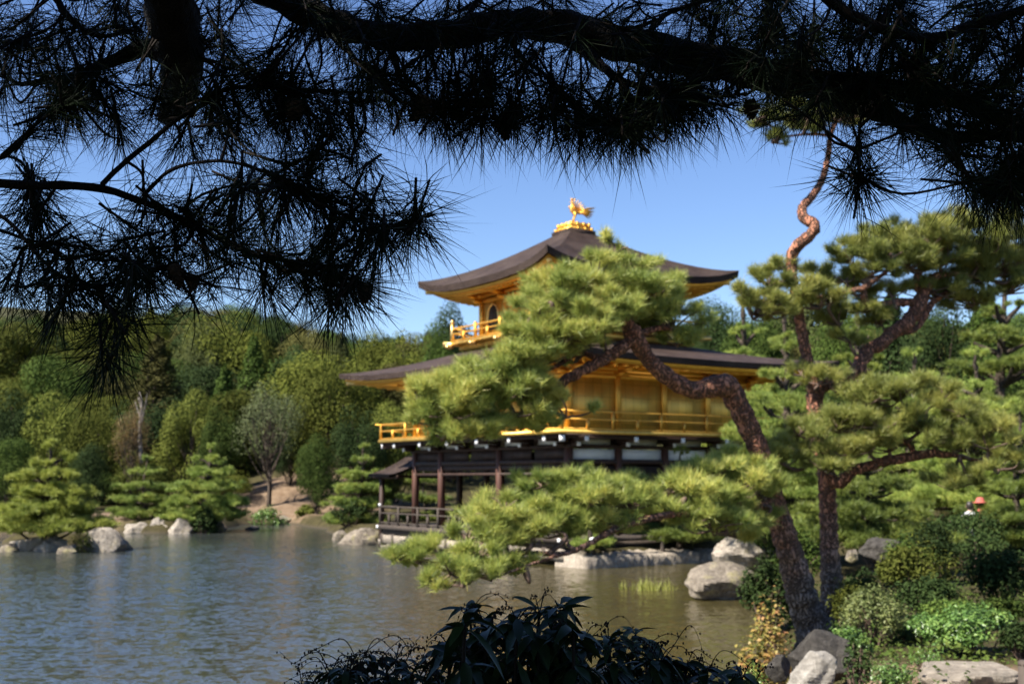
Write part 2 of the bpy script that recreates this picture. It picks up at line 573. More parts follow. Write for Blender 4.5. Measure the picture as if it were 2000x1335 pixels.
def height(x, y):
    x, y = np.asarray(x, float), np.asarray(y, float)
    d = sdist(x, y, POND)
    wob = 0.25 * np.sin(x * 0.9 + 1.3 * np.sin(y * 0.5)) + 0.2 * np.sin(y * 1.3 + x * 0.4)
    d = d + wob * 0.5
    bank = 0.55 + 0.85 * sstep(9, 3, y) * sstep(-30, -1, x * 0 - 1) + 0.35 * sstep(20, 11, y) * sstep(1, 4, x)
    bank = bank + 0.035 * np.clip(d, 0, 25) + 0.06 * np.sin(x * 0.7) * np.cos(y * 0.55)
    z = -0.9 + (bank + 0.9) * sstep(-1.2, 0.75, d)
    for cx, cy, rx, ry in ISLETS:
        q = np.hypot((x - cx) / rx, (y - cy) / ry)
        z = np.maximum(z, -0.9 + 1.35 * sstep(1.25, 0.6, q))
    hill = 0.17 * np.clip(y - 84, 0, 1e9) - 0.03 * np.clip(y - 200, 0, 1e9)
    hill = hill * (1.08 - 0.32 * sstep(-0.30, -0.06, x / np.maximum(y, 1.0))) * (1 + 0.10 * np.sin(x * 0.021 + 1.0)) + 1.2 * np.sin(x * 0.08) * sstep(90, 140, y)
    right = 0.05 * np.clip(x - 9, 0, 60) * sstep(20, 45, y) + 0.03 * np.clip(y - 62, 0, 40) * sstep(8, 18, x) + 2.0 * np.exp(-((x + 14.5) / 6.0) ** 2) * sstep(73, 83, y)
    return z + hill + right


def axis(lo, hi, zones):
    out = [lo]
    while out[-1] < hi:
        x = out[-1]
        st = next((s for a, b, s in zones if a <= x < b), 12.0)
        out.append(x + st)
    return np.array(out)


gx = axis(-420, 420, [(-90, -40, 2.5), (-40, -24, 1.0), (-24, 12, 0.45), (12, 40, 1.2), (40, 90, 4)])
gy = axis(-30, 620, [(-30, -6, 4), (-6, 2, 1), (2, 78, 0.5), (78, 130, 2.5), (130, 300, 6)])
X, Yg = np.meshgrid(gx, gy)
Zg = height(X, Yg)
gm = MB()
ny, nx = X.shape
ii = (np.arange(ny - 1)[:, None] * nx + np.arange(nx - 1)[None, :]).ravel()
gm.add(np.stack([X.ravel(), Yg.ravel(), Zg.ravel()], 1), np.stack([ii, ii + 1, ii + nx + 1, ii + nx], 1))


def ground_mat():
    m, nt, bs = mat("garden ground")
    ge = nt.nodes.new("ShaderNodeNewGeometry")
    n1 = noise(nt, 0.35, 5, 0.6)
    n2 = noise(nt, 2.5, 6, 0.65)
    n3 = noise(nt, 25, 3, 0.6)
    earth = ramp(nt, n2, [(0.3, (0.14, 0.092, 0.058)), (0.7, (0.245, 0.178, 0.12))])
    moss = ramp(nt, n2, [(0.3, (0.030, 0.026, 0.012)), (0.7, (0.075, 0.064, 0.028))])
    sx = nt.nodes.new("ShaderNodeSeparateXYZ")
    nt.links.new(ge.outputs["Position"], sx.inputs[0])
    far = nt.nodes.new("ShaderNodeMapRange")
    far.inputs[1].default_value = 86
    far.inputs[2].default_value = 96
    nt.links.new(sx.outputs[1], far.inputs[0])
    def spot(cx, cy, rx, ry):
        a = nt.nodes.new("ShaderNodeVectorMath")
        a.operation = 'SUBTRACT'
        nt.links.new(ge.outputs["Position"], a.inputs[0])
        a.inputs[1].default_value = (cx, cy, 0)
        b_ = nt.nodes.new("ShaderNodeVectorMath")
        b_.operation = 'MULTIPLY'
        nt.links.new(a.outputs[0], b_.inputs[0])
        b_.inputs[1].default_value = (1 / rx, 1 / ry, 0)
        c_ = nt.nodes.new("ShaderNodeVectorMath")
        c_.operation = 'LENGTH'
        nt.links.new(b_.outputs[0], c_.inputs[0])
        return c_.outputs["Value"]
    mn = nt.nodes.new("ShaderNodeMath")
    mn.operation = 'MINIMUM'
    mn2 = nt.nodes.new("ShaderNodeMath")
    mn2.operation = 'MINIMUM'
    nt.links.new(spot(-14.5, 79, 9, 9), mn2.inputs[0])
    nt.links.new(spot(-24, 65, 10, 4), mn2.inputs[1])
    nt.links.new(mn2.outputs[0], mn.inputs[0])
    nt.links.new(spot(4.3, 10.5, 2.2, 2.2), mn.inputs[1])
    pl = nt.nodes.new("ShaderNodeMath")
    pl.operation = 'MULTIPLY_ADD'
    nt.links.new(n1, pl.inputs[0])
    pl.inputs[1].default_value = -1.2
    nt.links.new(mn.outputs[0], pl.inputs[2])
    mm = ramp(nt, pl.outputs[0], [(0.15, (0, 0, 0)), (0.35, (1, 1, 1))])
    col = mixc(nt, mm, earth, moss)
    col = mixc(nt, far.outputs[0], col, (0.05, 0.05, 0.02))
    wet = nt.nodes.new("ShaderNodeMapRange")
    wet.inputs[1].default_value = 0.0
    wet.inputs[2].default_value = 0.18
    nt.links.new(sx.outputs[2], wet.inputs[0])
    col = mixc(nt, wet.outputs[0], (0.06, 0.05, 0.035), col)
    col = mixc(nt, 0.5, col, ramp(nt, n3, [(0.3, (0.45, 0.45, 0.45)), (0.7, (1, 1, 1))]), 'MULTIPLY')
    nt.links.new(col, bs.inputs["Base Color"])
    bs.inputs["Roughness"].default_value = 0.95
    bs.inputs["Specular IOR Level"].default_value = 0.1
    bump(nt, bs, n2, 0.6, 0.08)
    return m


structure(gm.build("ground", ground_mat(), smooth=True))


def water_mat():
    m, nt, bs = mat("pond water")
    n0 = noise(nt, 0.15, 3, 0.5)
    deep = ramp(nt, n0, [(0.3, (0.024, 0.029, 0.028)), (0.7, (0.032, 0.037, 0.034))])
    gp = nt.nodes.new("ShaderNodeNewGeometry")      # murky olive toward the landward side, reflected trees and pavilion painted into it
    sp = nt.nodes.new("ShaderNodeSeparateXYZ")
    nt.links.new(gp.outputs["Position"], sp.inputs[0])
    olive_mix = nt.nodes.new("ShaderNodeMapRange")
    olive_mix.inputs[1].default_value = -8.0
    olive_mix.inputs[2].default_value = 2.5
    nt.links.new(sp.outputs[0], olive_mix.inputs[0])
    nt.links.new(mixc(nt, olive_mix.outputs[0], deep, (0.056, 0.046, 0.017)), bs.inputs["Base Color"])
    bs.inputs["Roughness"].default_value = 0.14
    bs.inputs["IOR"].default_value = 1.33
    bs.inputs["Specular IOR Level"].default_value = 0.95
    tc = nt.nodes.new("ShaderNodeTexCoord")
    acc = None
    for scale, amp, st in ((0.5, 0.05, (0.55, 1.0, 1)), (3.6, 0.26, (0.6, 1.0, 1)), (10.5, 0.46, (0.7, 1.0, 1))):
        mp = nt.nodes.new("ShaderNodeMapping")
        mp.inputs["Scale"].default_value = st
        mp.inputs["Rotation"].default_value = (0, 0, 0.12)
        nt.links.new(tc.outputs["Object"], mp.inputs[0])
        n = nt.nodes.new("ShaderNodeTexNoise")
        n.inputs["Scale"].default_value = scale
        n.inputs["Detail"].default_value = 2
        nt.links.new(mp.outputs[0], n.inputs[0])
        sb = nt.nodes.new("ShaderNodeVectorMath")
        sb.operation = 'MULTIPLY_ADD'
        nt.links.new(n.outputs["Color"], sb.inputs[0])
        sb.inputs[1].default_value = (amp * 2, amp * 2, 0)
        sb.inputs[2].default_value = (-amp, -amp, 0)
        if acc is None:
            acc = sb.outputs[0]
        else:
            ad = nt.nodes.new("ShaderNodeVectorMath")
            nt.links.new(acc, ad.inputs[0])
            nt.links.new(sb.outputs[0], ad.inputs[1])
            acc = ad.outputs[0]
    # the breeze roughens the open pond and leaves the sheltered water by the shore calmer
    ge = nt.nodes.new("ShaderNodeNewGeometry")
    sx = nt.nodes.new("ShaderNodeSeparateXYZ")
    nt.links.new(ge.outputs["Position"], sx.inputs[0])
    mr = nt.nodes.new("ShaderNodeMapRange")
    mr.inputs[1].default_value = 2.0
    mr.inputs[2].default_value = -6.0
    mr.inputs[3].default_value = 0.5
    mr.inputs[4].default_value = 1.0
    nt.links.new(sx.outputs[0], mr.inputs[0])
    mr2 = nt.nodes.new("ShaderNodeMapRange")
    mr2.inputs[1].default_value = 58.0
    mr2.inputs[2].default_value = 42.0
    mr2.inputs[3].default_value = 0.25
    mr2.inputs[4].default_value = 1.0
    nt.links.new(sx.outputs[1], mr2.inputs[0])
    mu = nt.nodes.new("ShaderNodeMath")
    mu.operation = 'MULTIPLY'
    nt.links.new(mr.outputs[0], mu.inputs[0])
    nt.links.new(mr2.outputs[0], mu.inputs[1])
    sc = nt.nodes.new("ShaderNodeVectorMath")
    sc.operation = 'SCALE'
    nt.links.new(acc, sc.inputs[0])
    nt.links.new(mu.outputs[0], sc.inputs[3])
    ad = nt.nodes.new("ShaderNodeVectorMath")
    nt.links.new(sc.outputs[0], ad.inputs[0])
    ad.inputs[1].default_value = (0, 0, 1)
    nm = nt.nodes.new("ShaderNodeVectorMath")
    nm.operation = 'NORMALIZE'
    nt.links.new(ad.outputs[0], nm.inputs[0])
    nt.links.new(nm.outputs[0], bs.inputs["Normal"])
    return m


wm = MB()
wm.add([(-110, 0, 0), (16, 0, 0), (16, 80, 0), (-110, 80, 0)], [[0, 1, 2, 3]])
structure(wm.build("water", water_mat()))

# ------------------------------------------------------------------ pavilion
PV = thing("temple_pavilion", "three storey gold leafed pavilion with dark shingle roofs at the pond edge", "pavilion", (P0[0], P0[1], 0), PHI)
BAY = 2.13
NU, NV = 4, 5
LU, LV = NU * BAY, NV * BAY
CU, CV = LU / 2, LV / 2
OB = 1.16
Z1, Z2, Z3 = 0.93, 4.36, 8.34           # floors of the storeys


def part(name, mb, m, parent=PV, smooth=False):
    return mb.build(name, m, parent, smooth)


def post(u, v, z0, z1, w, m, parent=PV):
    b = MB()
    b.box((u, v, (z0 + z1) / 2), (w, w, z1 - z0))
    return part("post", b, m, parent)


# stone platform edge and floor plinth
b = MB()
b.box((CU - 0.1, CV - 0.1, 0.35), (LU + 1.9, LV + 1.9, 0.34))
part("plinth", b, M_stonecut)
b = MB()
b.box((CU, CV, Z1 - 0.09), (LU + 2 * OB, LV + 2 * OB, 0.18))
b.box((CU, CV, Z1 - 0.27), (LU + 2 * OB - 0.3, LV + 2 * OB - 0.3, 0.176))
part("ground_floor_deck", b, M_grey)
for u, v in [(-OB + .2, k * BAY) for k in range(0, 6)] + [(k * BAY, -OB + .2) for k in range(1, 5)] + [(-OB + .2, LV + OB - .2)]:
    post(u, v, 0.1, Z1 - 0.36, 0.2, M_grey)

# ground storey: timber frame, open front, plaster and board walls
for k in range(NV + 1):
    if k in (1, 3):
        continue
    post(0, k * BAY, Z1, 3.98, 0.22, M_post)
for k in range(1, NU + 1):
    post(k * BAY, 0, Z1, 3.98, 0.22, M_post)
for k in range(0, NV + 1, 1):
    post(BAY * 1.0, k * BAY, Z1, 3.98, 0.2, M_wood)
for k in range(2, NU + 1):
    post(k * BAY, LV, Z1, 3.98, 0.2, M_wood)
b = MB()
for zc, h, w in ((3.40, 0.16, 0.2), (3.92, 0.12, 0.26)):
    b.box((0, CV, zc), (w, LV + 0.4, h))
    b.box((CU + 0.12, 0, zc), (LU - 0.16, w - 0.01, h))
    b.box((CU + 0.12, LV, zc), (LU - 0.16, w - 0.01, h))
    b.box((LU, CV, zc), (w, LV - 0.3, h - 0.01))
b.box((0.02, CV, 3.22), (0.1, LV - 0.2, 0.2))
b.box((BAY, CV, 3.02), (0.18, LV - 0.2, 0.16))
b.box((0.0, CV, 2.98), (0.14, LV - 0.2, 0.10))
part("tie_beam", b, M_wood)
for k in range(NV):                     # plaster strips above the front beams
    b = MB()
    b.box((0.03, (k + .5) * BAY, 3.67), (0.06, BAY - 0.24, 0.37))
    part("transom_panel", b, M_wood)
    b = MB()
    b.box((0.05, (k + .5) * BAY, 4.09), (0.06, BAY - 0.62, 0.20))
    part("transom_panel", b, M_white)
for k in range(NU):
    b = MB()
    b.box(((k + .5) * BAY, 0.05, 3.66), (BAY - 0.24, 0.06, 0.35))
    part("plaster_panel", b, M_white)
    b = MB()
    b.box(((k + .5) * BAY, 0.05, 4.09), (BAY - 0.62, 0.06, 0.20))
    part("plaster_panel", b, M_white)
    b = MB()
    if True:
        b.box(((k + .5) * BAY, 0.04, 2.1), (BAY - 0.24, 0.06, 2.3))
        for q in range(5):
            b.box(((k + .5) * BAY, 0.0, 1.2 + q * 0.45), (BAY - 0.26, 0.05, 0.05))
        part("board_door", b, M_wood)
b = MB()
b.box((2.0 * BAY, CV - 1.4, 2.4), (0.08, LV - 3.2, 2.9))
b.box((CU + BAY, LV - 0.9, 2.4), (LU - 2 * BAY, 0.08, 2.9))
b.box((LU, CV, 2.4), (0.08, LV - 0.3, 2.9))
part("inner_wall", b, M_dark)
b = MB()
b.box((CU, CV, 4.26), (LU - 0.3, LV - 0.3, 0.05))
part("ceiling_boards", b, M_wood)

# bracket arms with white painted ends under the balcony
for k in range(NV + 1):
    b = MB()
    b.box((-0.5, k * BAY, 4.15), (1.0, 0.14, 0.17))
    b.box((-0.28, k * BAY, 3.99), (0.55, 0.13, 0.13))
    o = part("bracket_arm", b, M_wood)
    b = MB()
    b.box((-1.02, k * BAY, 4.15), (0.04, 0.16, 0.19))
    part("beam_end", b, M_white, o)
    b = MB()
    b.box((-0.575, k * BAY, 3.99), (0.04, 0.145, 0.145))
    part("beam_end", b, M_white, o)
for k in range(NU + 1):
    b = MB()
    b.box((k * BAY, -0.5, 4.15), (0.14, 1.0, 0.17))
    b.box((k * BAY, -0.28, 3.99), (0.13, 0.55, 0.13))
    o = part("bracket_arm", b, M_wood)
    b = MB()
    b.box((k * BAY, -1.02, 4.15), (0.16, 0.04, 0.19))
    part("beam_end", b, M_white, o)
    b = MB()
    b.box((k * BAY, -0.575, 3.99), (0.145, 0.04, 0.145))
    part("beam_end", b, M_white, o)
for su, sv in ((0, 0), (0, LV), (LU, 0)):
    du, dv = (-1 if su == 0 else 1), (-1 if sv == 0 else 1)
    b = MB()
    b.beam((su, sv, 4.15), (su + du * 1.0, sv + dv * 1.0, 4.15), 0.15, 0.18)
    o = part("bracket_arm", b, M_wood)
    b = MB()
    b.beam((su + du * 1.0, sv + dv * 1.0, 4.15), (su + du * 1.04, sv + dv * 1.04, 4.15), 0.18, 0.21)
    part("beam_end", b, M_white, o)
b = MB()
b.box((-0.92, CV, 4.20), (0.1, LV + 1.84, 0.09))
b.box((CU, -0.92, 4.20), (LU + 1.74, 0.1, 0.088))
b.box((CU, CV, 4.272), (LU + 2.2, LV + 2.2, 0.05))
part("balcony_joist", b, M_wood)


def railing(pts, z0, z1, m, gap=1.06, rails=(1.0, 0.55, 0.06), over=0.25, pw=0.08, parent=PV, sub_m=None):
    for (a, c) in zip(pts[:-1], pts[1:]):
        a, c = np.array(a, float), np.array(c, float)
        L = np.linalg.norm(c - a)
        d = (c - a) / L
        b = MB()
        for i, q in enumerate(rails):
            e = over if i == 0 else 0
            z = z0 + (z1 - z0) * q - (0.03 if i == 0 else 0)
            A = np.array([*(a - d * e), z])
            C = np.array([*(c + d * e), z])
            b.beam(A, C, 0.07 if i == 0 else 0.05, 0.06 if i == 0 else 0.05)
        o = part("railing", b, m, parent)
        n = max(1, int(round(L / gap)))
        for k in range(n):
            p = a + d * (L * k / n)
            q = MB()
            tall = k % 2 == 0
            q.box((p[0], p[1], z0 + (z1 - z0) * (0.5 if tall else 0.29)), (pw, pw, (z1 - z0) * (1.0 if tall else 0.55)))
            part("rail_post", q, sub_m or m, o)


# second storey
b = MB()
b.box((CU, CV, Z2), (LU + 2 * OB, LV + 2 * OB, 0.12))
part("balcony_floor", b, M_goldwall)
e = OB - 0.08
railing([(LU + e, -e), (-e, -e), (-e, LV + e), (CU, LV + e)], Z2 + 0.06, 5.07, M_gold, 1.06)
for k in range(NV + 1):
    post(0, k * BAY, Z2 + .06, 6.72, 0.2, M_gold)
for k in range(1, NU + 1):
    post(k * BAY, 0, Z2 + .06, 6.72, 0.2, M_gold)
for k in range(1, NU + 1):
    post(k * BAY, LV, Z2 + .06, 6.72, 0.2, M_gold)
for k in range(NU):
    b = MB()
    b.box(((k + .5) * BAY, 0.03, 5.36), (BAY - 0.2, 0.08, 1.88))
    part("wall_panel", b, M_goldwall)
for k in range(NV):
    deep = 1.0 if 1 <= k <= 3 else 0.03
    b = MB()
    b.box((deep, (k + .5) * BAY, 5.36), (0.08, BAY - 0.2, 1.88))
    part("wall_panel", b, M_goldwall)
b = MB()
b.box((CU, LV, 5.4), (LU - 0.2, 0.08, 1.95))
b.box((LU, CV, 5.4), (0.08, LV - 0.2, 1.95))
part("wall_panel", b, M_goldwall)
b = MB()
for zc, h, w in ((6.36, 0.14, 0.14), (6.66, 0.14, 0.3)):
    b.box((-0.0, CV, zc), (w, LV + 0.5, h))
    b.box((CU + .15, 0, zc), (LU + .1, w - 0.01, h))
b.box((CU, 0.03, 6.5), (LU - 0.2, 0.07, 0.16))
b.box((0.03, CV, 6.5), (0.07, LV - 0.2, 0.16))
b.box((CU, CV, 6.40), (LU - 0.5, LV - 0.5, 0.06))
part("frieze_beam", b, M_gold)
for k in range(NV + 1):
    b = MB()
    b.box((-0.45, k * BAY, 6.6), (0.9, 0.13, 0.15))
    b.box((-0.2, k * BAY, 6.46), (0.5, 0.22, 0.12))
    part("bracket_arm", b, M_gold)
for k in range(NU + 1):
    b = MB()
    b.box((k * BAY, -0.45, 6.6), (0.13, 0.9, 0.15))
    b.box((k * BAY, -0.2, 6.46), (0.22, 0.5, 0.12))
    part("bracket_arm", b, M_gold)


def hip_roof(hu, hv, tu, tv, zm, lift, ztop, thick, wall_u, wall_v, zwall, power=1.4, n=33, nt=12, flare=0.10):
    """sweeping hipped roof: shingle slopes with a thick edge, a gilt edge board and a ribbed gilt underside"""
    def edge(k, s, inset, z_off):
        a, c = hu - inset, hv - inset
        f = 1 + flare * np.abs(s) ** 6 * 0.12
        x, y = [(s * a, -c), (a, s * c), (-s * a, c), (-a, -s * c)][k]
        x, y = x * f, y * f
        z = zm + lift * (0.35 * np.abs(s) ** 2 + 0.65 * np.abs(s) ** 5) + z_off
        return np.stack([x + CU, y + CV, z], -1)
    s = np.linspace(-1, 1, n)
    top = MB()
    for k in range(4):
        E = edge(k, s, 0, 0.0)
        T = np.stack([*[(s * tu, -tv + 0 * s), (tu + 0 * s, s * tv), (-s * tu, tv + 0 * s), (-tu + 0 * s, -s * tv)][k], np.full(n, ztop)], -1)
        T[:, 0] += CU
        T[:, 1] += CV
        rows = []
        for t in np.linspace(0, 1, nt):
            p = E * (1 - t) + T * t
            g = t ** power
            zz = E[:, 2] * (1 - g) + ztop * g
            lin = zm + (ztop - zm) * g
            p[:, 2] = lin + (E[:, 2] - zm) * (1 - t) ** 2.2
            rows.append(p)
        B1 = edge(k, s, 0.03, -thick)
        rows = [B1] + rows
        v = np.concatenate(rows)
        q = [[i * n + j, i * n + j + 1, (i + 1) * n + j + 1, (i + 1) * n + j] for i in range(len(rows) - 1) for j in range(n - 1)]
        top.add(v, q)
    roof = part("roof", top, M_roof, smooth=False)
    for p in roof.data.polygons:
        p.use_smooth = True
    try:
        roof.data.set_sharp_from_angle(angle=math.radians(35))
    except Exception:
        pass
    # dark layered underside of the shingle, gilt edge board below it
    ud, gd, sf = MB(), MB(), MB()
    for k in range(4):
        A, B = edge(k, s, 0.03, -thick), edge(k, s, 0.28, -thick - 0.02)
        ud.add(np.concatenate([A, B]), [[j, j + 1, n + j + 1, n + j] for j in range(n - 1)])
        A, B, C = edge(k, s, 0.20, -thick - 0.01), edge(k, s, 0.20, -thick - 0.13), edge(k, s, 0.42, -thick - 0.14)
        gd.add(np.concatenate([A, B, C]), [[i * n + j, i * n + j + 1, (i + 1) * n + j + 1, (i + 1) * n + j] for i in range(2) for j in range(n - 1)])
        A = edge(k, s, 0.40, -thick - 0.10)
        w = np.stack([*[(s * wall_u, -wall_v + 0 * s), (wall_u + 0 * s, s * wall_v), (-s * wall_u, wall_v + 0 * s), (-wall_u + 0 * s, -s * wall_v)][k], np.full(n, zwall)], -1)
        w[:, 0] += CU
        w[:, 1] += CV
        sf.add(np.concatenate([A, w]), [[j, j + 1, n + j + 1, n + j] for j in range(n - 1)])
        m = 27
        for q in range(m):
            t = -0.97 + 1.94 * q / (m - 1)
            a = edge(k, np.array([t]), 0.42, -thick - 0.17)[0]
            c = np.array([*[(t * wall_u, -wall_v), (wall_u, t * wall_v), (-t * wall_u, wall_v), (-wall_u, -t * wall_v)][k], zwall - 0.06])
            c[0] += CU
            c[1] += CV
            sf.beam(a, c, 0.09, 0.1)
    part("roof_edge_underside", ud, M_wood, roof)
    part("gilt_edge_board", gd, M_gold, roof)
    part("rafter_soffit", sf, M_gold, roof)
    for sx_, sy_ in ((-1, -1), (1, -1), (-1, 1), (1, 1)):       # corner rafters with pale ends
        b = MB()
        a = np.array([CU + sx_ * wall_u, CV + sy_ * wall_v, zwall - 0.05])
        c = np.array([CU + sx_ * (hu - 0.18), CV + sy_ * (hv - 0.18), zm + lift - thick - 0.2])
        b.beam(a, c, 0.16, 0.18)
        part("corner_rafter", b, M_goldbright, roof)
    return roof


hip_roof(LU / 2 + 2.34, LV / 2 + 2.34, 2.9, 2.9, 6.90, 0.32, 8.06, 0.2, LU / 2 + .1, LV / 2 + .1, 6.80, 1.15)

# third storey
H3, B3 = 2.69, 3.62
b = MB()
b.box((CU, CV, 8.12), (2 * B3 - 0.5, 2 * B3 - 0.5, 0.22))
b.box((CU, CV, Z3 - 0.04), (2 * B3 + 0.05, 2 * B3 + 0.05, 0.1))
b.box((CU, CV, 8.0), (2 * B3 - 1.0, 2 * B3 - 1.0, 0.2))
part("balcony_floor", b, M_goldwall)
for (au, av, bu, bv) in [(-B3, -B3, B3, -B3), (-B3, B3, -B3, -B3), (B3, B3, -B3, B3)]:
    for t in (0.0, 0.25, 0.5, 0.75):
        b = MB()
        c = np.array([CU + au + (bu - au) * t, CV + av + (bv - av) * t, 8.17])
        nrm = np.array([bv - av, -(bu - au), 0.0]) / (2 * B3)
        b.box(c + nrm * 0.02, (0.2, 0.2, 0.16))
        b.lathe([(0.01, -0.09), (0.10, -0.06), (0.12, 0.0), (0.10, 0.06), (0.01, 0.09)], c + nrm * 0.14, 10)
        part("bracket_arm", b, M_goldbright)
for sx_, sy_ in ((-1, -1), (1, -1), (-1, 1)):
    b = MB()
    b.beam((CU + sx_ * (B3 - 0.3), CV + sy_ * (B3 - 0.3), 8.26), (CU + sx_ * (B3 + 0.22), CV + sy_ * (B3 + 0.22), 8.28), 0.16, 0.17)
    part("balcony_corner_beam", b, M_goldbright)
e = B3 - 0.05
railing([(CU + e, CV - e), (CU - e, CV - e), (CU - e, CV + e), (CU + e, CV + e)], Z3 + 0.02, 9.02, M_gold, 0.9, (0.86, 0.5, 0.08), 0.0, 0.1)
for sx_, sy_ in ((-1, -1), (1, -1), (-1, 1)):
    b = MB()
    b.box((CU + sx_ * e, CV + sy_ * e, Z3 + 0.40), (0.13, 0.13, 0.78))
    b.lathe([(0.05, 0), (0.09, 0.05), (0.06, 0.12), (0.005, 0.17)], (CU + sx_ * e, CV + sy_ * e, Z3 + 0.79), 8)
    part("newel_post", b, M_goldbright)
for i in range(4):
    for s_ in range(4):
        t = -H3 + 2 * H3 * i / 3
        u, v = [(t, -H3), (H3, t), (-t, H3), (-H3, -t)][s_]
        if i < 3:
            post(CU + u, CV + v, Z3, 10.2, 0.19, M_gold)
for s_ in range(4):
    for i in range(3):
        t = -H3 + 2 * H3 * (i + .5) / 3
        c = [(t, -H3 + .04), (H3 - .04, t), (-t, H3 - .04), (-H3 + .04, -t)][s_]
        along_u = s_ in (0, 2)
        sz = 2 * H3 / 3 - 0.19
        b = MB()
        b.box((CU + c[0], CV + c[1], 9.2), (sz if along_u else 0.07, 0.07 if along_u else sz, 1.7))
        w = part("wall_panel", b, M_goldwall)
        if s_ not in (0, 3):
            continue
        outn = np.array([(0, -1), (1, 0), (0, 1), (-1, 0)][s_], float)
        base = np.array([CU + c[0], CV + c[1]]) + outn * 0.05
        ax = np.array([1.0, 0]) if along_u else np.array([0, 1.0])
        if i != 1:                      # flame shaped windows in the side bays
            prof = [(-.46, 8.75), (-.40, 9.2), (-.36, 9.5), (-.24, 9.7), (-.1, 9.76), (0, 9.86), (.1, 9.76), (.24, 9.7), (.36, 9.5), (.40, 9.2), (.46, 8.75)]
            nn = len(prof)
            b = MB()
            pts = np.array([[*(base + ax * x), z] for x, z in prof])
            p2 = pts + np.array([*(outn * 0.03), 0])
            b.add(np.concatenate([pts, p2]), [list(range(nn, 2 * nn))], [[j, (j + 1) % nn, nn + (j + 1) % nn, nn + j] for j in range(nn)])
            wi = part("window", b, M_dark, w)
            b = MB()
            b.tube(p2, 0.035, 6)
            part("window_frame", b, M_goldbright, w)
        else:
            b = MB()
            for sgn in (-1, 1):
                cc = base + ax * sgn * 0.37
                b.box((cc[0], cc[1], 9.1), (0.7 if along_u else 0.05, 0.05 if along_u else 0.7, 1.45))
            part("folding_door", b, M_gold, w)
b = MB()
for zc, h, w in ((8.46, 0.12, 0.12), (10.0, 0.14, 0.14), (10.22, 0.16, 0.3)):
    for k in range(4):
        along = k in (0, 2)
        c = [(0, -H3), (H3, 0), (0, H3), (-H3, 0)][k]
        ln = 2 * H3 + (0.5 if along else -0.2)
        b.box((CU + c[0], CV + c[1], zc), (ln if along else w, w if along else ln, h - (0 if along else 0.01)))
part("frieze_beam", b, M_gold)
for s_ in range(4):
    for i in range(4):
        t = -H3 + 2 * H3 * i / 3
        c = np.array([(t, -H3), (H3, t), (-t, H3), (-H3, -t)][s_])
        outn = np.array([(0, -1), (1, 0), (0, 1), (-1, 0)][s_], float)
        b = MB()
        p = np.array([CU, CV]) + c
        b.beam((*p, 10.12), (*(p + outn * 0.8), 10.2), 0.13, 0.15)
        b.beam((*p, 9.98), (*(p + outn * 0.4), 10.0), 0.16, 0.13)
        part("bracket_arm", b, M_gold)
W3 = 4.56
hip_roof(W3, W3, 0.60, 0.60, 10.44, 0.50, 12.62, 0.26, H3 + .1, H3 + .1, 10.42, 1.22, flare=0.14)

# stepped finial base and gilt bird
b = MB()
b.box((CU, CV, 12.62), (1.28, 1.28, 0.26))
part("finial_base", b, M_roof)
for h, z, dz in ((0.54, 12.80, 0.13), (0.46, 12.97, 0.2), (0.16, 13.10, 0.06)):
    b = MB()
    b.box((CU, CV, z), (2 * h, 2 * h, dz))
    if h > .2:
        for t in (-0.95, -0.35, 0.35, 0.95):
            for s_ in range(4):
                c = [(t * h, -h), (h, t * h), (-t * h, h), (-h, -t * h)][s_]
                b.box((CU + c[0], CV + c[1], z + 0.004), (0.08, 0.08, dz + 0.012))
    part("finial_tier", b, M_gold)
BT = np.array([math.cos(-PHI + 0.25), math.sin(-PHI + 0.25), 0])     # tail direction, local
BS = np.array([-BT[1], BT[0], 0])
bz = np.array([CU, CV, 13.13])


def bird(mb, pts, rad, n=8):
    mb.tube([bz + BT * x + BS * y + UP * z for x, y, z in pts], rad, n)


body = MB()
bird(body, [(0.25, 0, 0.46), (0.15, 0, 0.43), (0.03, 0, 0.45), (-0.07, 0, 0.52), (-0.09, 0, 0.62), (-0.04, 0, 0.72), (-0.03, 0, 0.80), (-0.06, 0, 0.86), (-0.10, 0, 0.87)],
     [0.02, 0.07, 0.10, 0.095, 0.06, 0.042, 0.042, 0.055, 0.028], 10)
bird(body, [(-0.10, 0, 0.87), (-0.17, 0, 0.845)], [0.025, 0.005], 6)
for y in (-0.06, 0.06):
    bird(body, [(0.04, y, 0.44), (0.06, y, 0.3), (0.0, y, 0.16), (0.01, y, 0.0)], [0.07, 0.045, 0.028, 0.03], 7)
    bird(body, [(0.02, y, 0.012), (-0.1, y, 0.01)], [0.025, 0.012], 6)
finial = part("bird_finial", body, M_gold, smooth=True)
cr = MB()
for a in (-0.5, -0.1, 0.3, 0.7):
    bird(cr, [(-0.05, 0, 0.90), (-0.05 + 0.06 * a, 0, 0.98), (-0.03 + 0.16 * a, 0, 1.03)], [0.03, 0.035, 0.008], 6)
bird(cr, [(-0.16, 0, 0.72), (-0.19, 0, 0.66), (-0.16, 0, 0.60)], [0.012, 0.03, 0.03], 6)
part("crest", cr, M_gold, finial, True)
for sgn in (-1, 1):                     # raised wings, each a fan of feathers
    w = MB()
    for i in range(7):
        a = math.radians(100 - i * 17)
        L = 0.40 - 0.03 * i
        root = (0.02 + 0.03 * i, sgn * 0.10, 0.56 - 0.015 * i)
        mid = (root[0] + math.cos(a) * L * .55, sgn * (0.2 + 0.02 * i), root[2] + math.sin(a) * L * .6)
        tip = (root[0] + math.cos(a) * L + .04, sgn * (0.27 + 0.02 * i), root[2] + math.sin(a) * L)
        bird(w, [root, mid, tip], [0.025, 0.03, 0.006], 6)
    part("wing", w, M_gold, finial, True)
t = MB()
